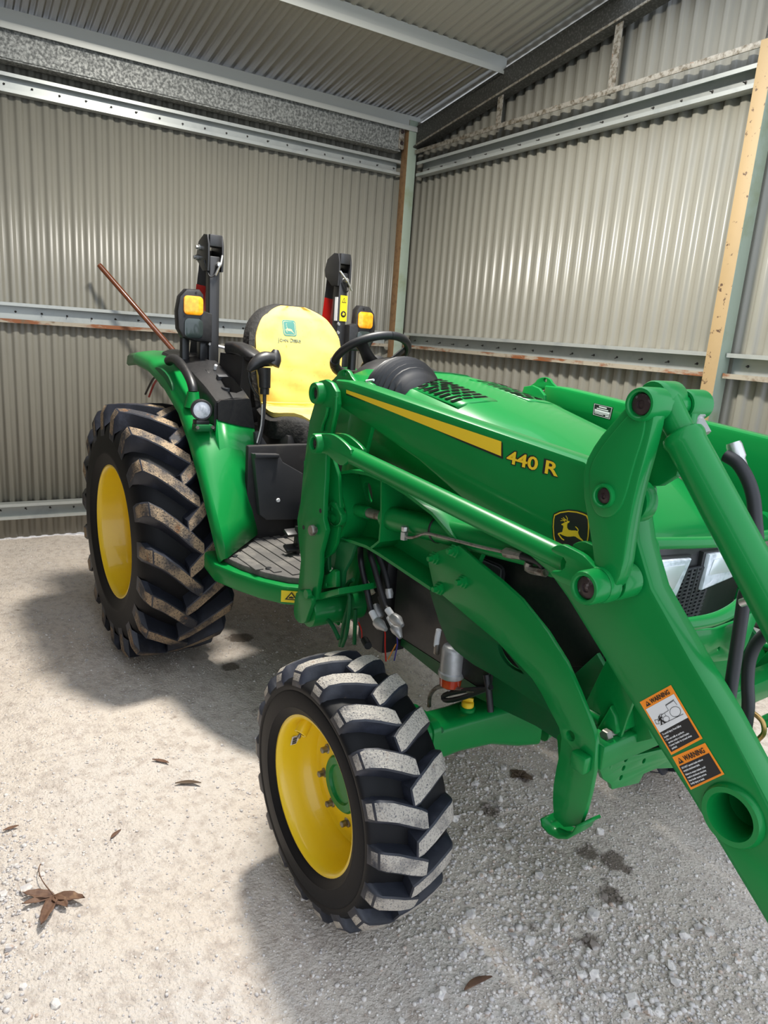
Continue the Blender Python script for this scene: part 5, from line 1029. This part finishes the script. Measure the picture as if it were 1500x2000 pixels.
SEG = [line(f, a, b, w_, AR) for a, b, w_ in (((.27, .385), (.28, .43), .0026), ((.28, .43), (.22, .50), .0018), ((.28, .43), (.34, .505), .0018), ((.27, .39), (.35, .40), .0013), ((.27, .39), (.21, .43), .0013), ((.275, .355), (.285, .375), .0028))]
from_data('figure_drawing', *join(SEG), LBLK, AR, 0)['kind'] = 'stuff'
f, u, v = sticker([(2.859,0.879),(2.916,0.942),(2.962,0.903),(2.907,0.836)]); hh = v.length
s2 = quad('warning_label', f, 0, 0, 1, 1, .0002, ORG, AR); s2['label'] = 'lower orange and black warning label'
quad('label_black', f, .05, .30, .95, .94, .0008, LBLK, AR); tri_mark(f, .08, .25, .15, .17, AR)
text('warning_lettering', 'WARNING', f(.27, .235, .0010), u, v, .21 * hh, LBLK, AR, .0003, .0002, aspect=.80)['kind'] = 'stuff'
for i, tx in enumerate(('DO NOT operate loader without', 'engaging attachment latch.', 'Failure to engage retainer could', 'result in attachment detaching', 'from loader causing serious', 'bodily injury or death.')):
    text('small_lettering', tx, f(.09, .40 + i * .092 + (.02 if i > 1 else 0), .0012), u, v, .076 * hh, WHITE, AR, .0001, .0001, aspect=.80)['kind'] = 'stuff'
# plate on the inner face of the left arm
f, u, v = (lambda a, b, e=0: None), None, None
LBc = [Vector((p[0], .4543, p[2])) for p in [(1.763,0.455,1.448),(1.853,0.455,1.442),(1.848,0.455,1.396),(1.764,0.455,1.404)]]
sp_ = from_data('serial_plate', LBc, [(0, 1, 2, 3)], LBLK, AL, 0); sp_['label'] = 'small black data plate on the left arm'
def g(a, b, e): return LBc[0] * (1 - a) * (1 - b) + LBc[1] * a * (1 - b) + LBc[2] * a * b + LBc[3] * (1 - a) * b + Vector((0, -e, 0))
for i, (a0, a1, b0, b1) in enumerate(((.06, .94, .04, .07), (.06, .94, .93, .96), (.04, .06, .04, .96), (.94, .96, .04, .96), (.3, .7, .14, .24), (.2, .8, .32, .40), (.10, .9, .46, .62), (.10, .9, .66, .72), (.10, .6, .77, .82), (.7, .9, .77, .86))):
    from_data('plate_print', [g(a0, b0, .0006), g(a1, b0, .0006), g(a1, b1, .0006), g(a0, b1, .0006)], [(0, 1, 2, 3)], WHITE, AL, 0)

# ---- filter, hoses, pipes and wires in the shadow under the loader
fx = Vector((1.999,-0.340,0.620))
fl = lathe('fuel_filter', [(0, -.004), (.040, -.004), (.042, .0), (.042, .012), (.038, .016), (.037, .085), (.034, .095), (.028, .10), (.0, .104)], fx, (0, 0, 1), SILV, T, 26); fl['label'] = 'silver fuel filter with red bowl under the loader'
lathe('filter_bowl', [(0, -.040), (.026, -.040), (.034, -.034), (.037, -.004), (.0, -.004)], fx, (0, 0, 1), REDB, fl, 26)
lathe('drain', [(0, -.058), (.004, -.058), (.005, -.04), (0, -.04)], fx, (0, 0, 1), WHITE, fl, 10)
tube('filter_pipe', [(1.943,-0.360,0.754),(1.939,-0.360,0.726),(1.938,-0.360,0.696)], .009, WHITE, fl, 8); box('filter_valve', (1.942,-0.360,0.687), (.016, .016, .035), STEEL, fl)
tube('fuel_hose', [(1.908,-0.340,0.464),(1.908,-0.340,0.501),(1.930,-0.340,0.539),(1.968,-0.340,0.566),(2.026,-0.340,0.585),(2.117,-0.340,0.616)], .007, STEEL, fl, 8, 4)
tube('fuel_hose', [(2.158,-0.340,0.647),(2.061,-0.340,0.595),(1.977,-0.340,0.538),(1.989,-0.340,0.526),(2.065,-0.340,0.574),(2.177,-0.340,0.662)], .008, HOSE, fl, 8, 4)
tube('breather_hose', [(2.151,-0.340,0.689),(2.169,-0.340,0.645),(2.185,-0.340,0.586)], .010, HOSE, T, 8, 3)
P0 = [(1.452,-0.350,0.919)] + [(1.564,-0.420,0.891),(1.583,-0.420,0.842),(1.616,-0.420,0.788),(1.641,-0.420,0.740),(1.656,-0.420,0.718)]
P1 = [(1.483,-0.340,0.934)] + [(1.590,-0.400,0.911),(1.620,-0.400,0.870),(1.662,-0.400,0.810),(1.703,-0.400,0.756),(1.719,-0.400,0.747)]
P2_ = [(1.515,-0.330,0.934)] + [(1.590,-0.370,0.907),(1.630,-0.370,0.869),(1.659,-0.370,0.832),(1.675,-0.370,0.801)]
P3_ = [(1.670,-0.400,0.775),(1.704,-0.400,0.741),(1.731,-0.400,0.724)]
E_ = [(1.684,-0.440,0.732),(1.718,-0.440,0.709),(1.737,-0.440,0.706),(1.773,-0.440,0.702)]
E1_ = [(1.746,-0.420,0.760),(1.780,-0.420,0.744),(1.804,-0.420,0.742),(1.833,-0.420,0.736)]
E3_ = [(1.731,-0.400,0.724),(1.764,-0.400,0.701),(1.779,-0.400,0.696),(1.804,-0.400,0.677)]
for i, (pp_, ee) in enumerate(((P0, E_), (P1, E1_), (P3_, E3_))):
    h_ = tube('hydraulic_hose', pp_, .0105, HOSE, T, 10, 4)
    tube('hose_label', ee[:2], .0115, WHITE, h_, 10)
    tube('coupler', [ee[1], ee[2], Vector(ee[2]) * .6 + Vector(ee[3]) * .4, ee[3]], [.017, .019, .014, .007], SILV, h_, 12)
h_ = tube('hydraulic_hose', P2_, .0105, HOSE, T, 10, 4); tube('coupler', [(1.689,-0.380,0.807),(1.694,-0.380,0.793),(1.699,-0.380,0.777)], [.012, .015, .012], SILV, h_, 10)
lathe('quick_coupler', [(0, 0), (.012, 0), (.015, .01), (.015, .03), (.012, .034), (.012, .05), (0, .05)], (1.526,-0.360,0.775), (.7, .1, -.7), mat('cream_cap', (.6, .55, .40), .5), T, 12)
lathe('quick_coupler', [(0, 0), (.016, 0), (.02, .01), (.02, .04), (.016, .05), (0, .05)], (1.609,-0.380,0.718), (.7, .1, -.7), SILV, T, 12)
for pth in ([(1.589,-0.460,0.818),(1.559,-0.460,0.797),(1.554,-0.460,0.773),(1.574,-0.460,0.745),(1.575,-0.460,0.675),(1.566,-0.460,0.604),(1.544,-0.460,0.552)], [(1.544,-0.440,0.732),(1.517,-0.440,0.630),(1.499,-0.440,0.529)], [(1.554,-0.420,0.690),(1.559,-0.420,0.623),(1.562,-0.420,0.559)], [(1.465,-0.500,0.650),(1.531,-0.500,0.637),(1.584,-0.500,0.603)]): tube('steel_pipe', pth, .0075, GREEN2, T, 8, 4)
for pth in ([(1.335,-0.400,0.595),(1.375,-0.400,0.579),(1.420,-0.400,0.579)], [(1.329,-0.360,0.564),(1.379,-0.360,0.564)]): tube('steel_pipe', pth, .007, GREEN, T, 8, 3)
tube('wire', [(1.700,-0.400,0.680),(1.715,-0.400,0.660),(1.721,-0.400,0.613),(1.733,-0.400,0.562)], .0028, WRED, T, 6, 3); tube('wire', [(1.550,-0.400,0.635),(1.573,-0.400,0.611),(1.580,-0.400,0.574)], .0025, WRED, T, 6, 3)
tube('wire', [(1.781,-0.400,0.679),(1.788,-0.400,0.645),(1.778,-0.400,0.585)], .0025, WPUR, T, 6, 3); tube('wire', [(1.782,-0.400,0.646),(1.763,-0.400,0.612),(1.744,-0.400,0.574)], .0022, WORG, T, 6, 3)
lathe('wire_plug', [(0, 0), (.014, 0), (.014, .05), (0, .05)], (1.596,-0.400,0.585), (.9, -.3, 0), HOSE, T, 10)
ybox('valve_block', 1.45, 1.62, -.34, -.22, .52, .92, VOID, .02)
ybox('side_shield', 1.65, 2.15, -.33, -.30, .62, 1.02, BLK, .02)
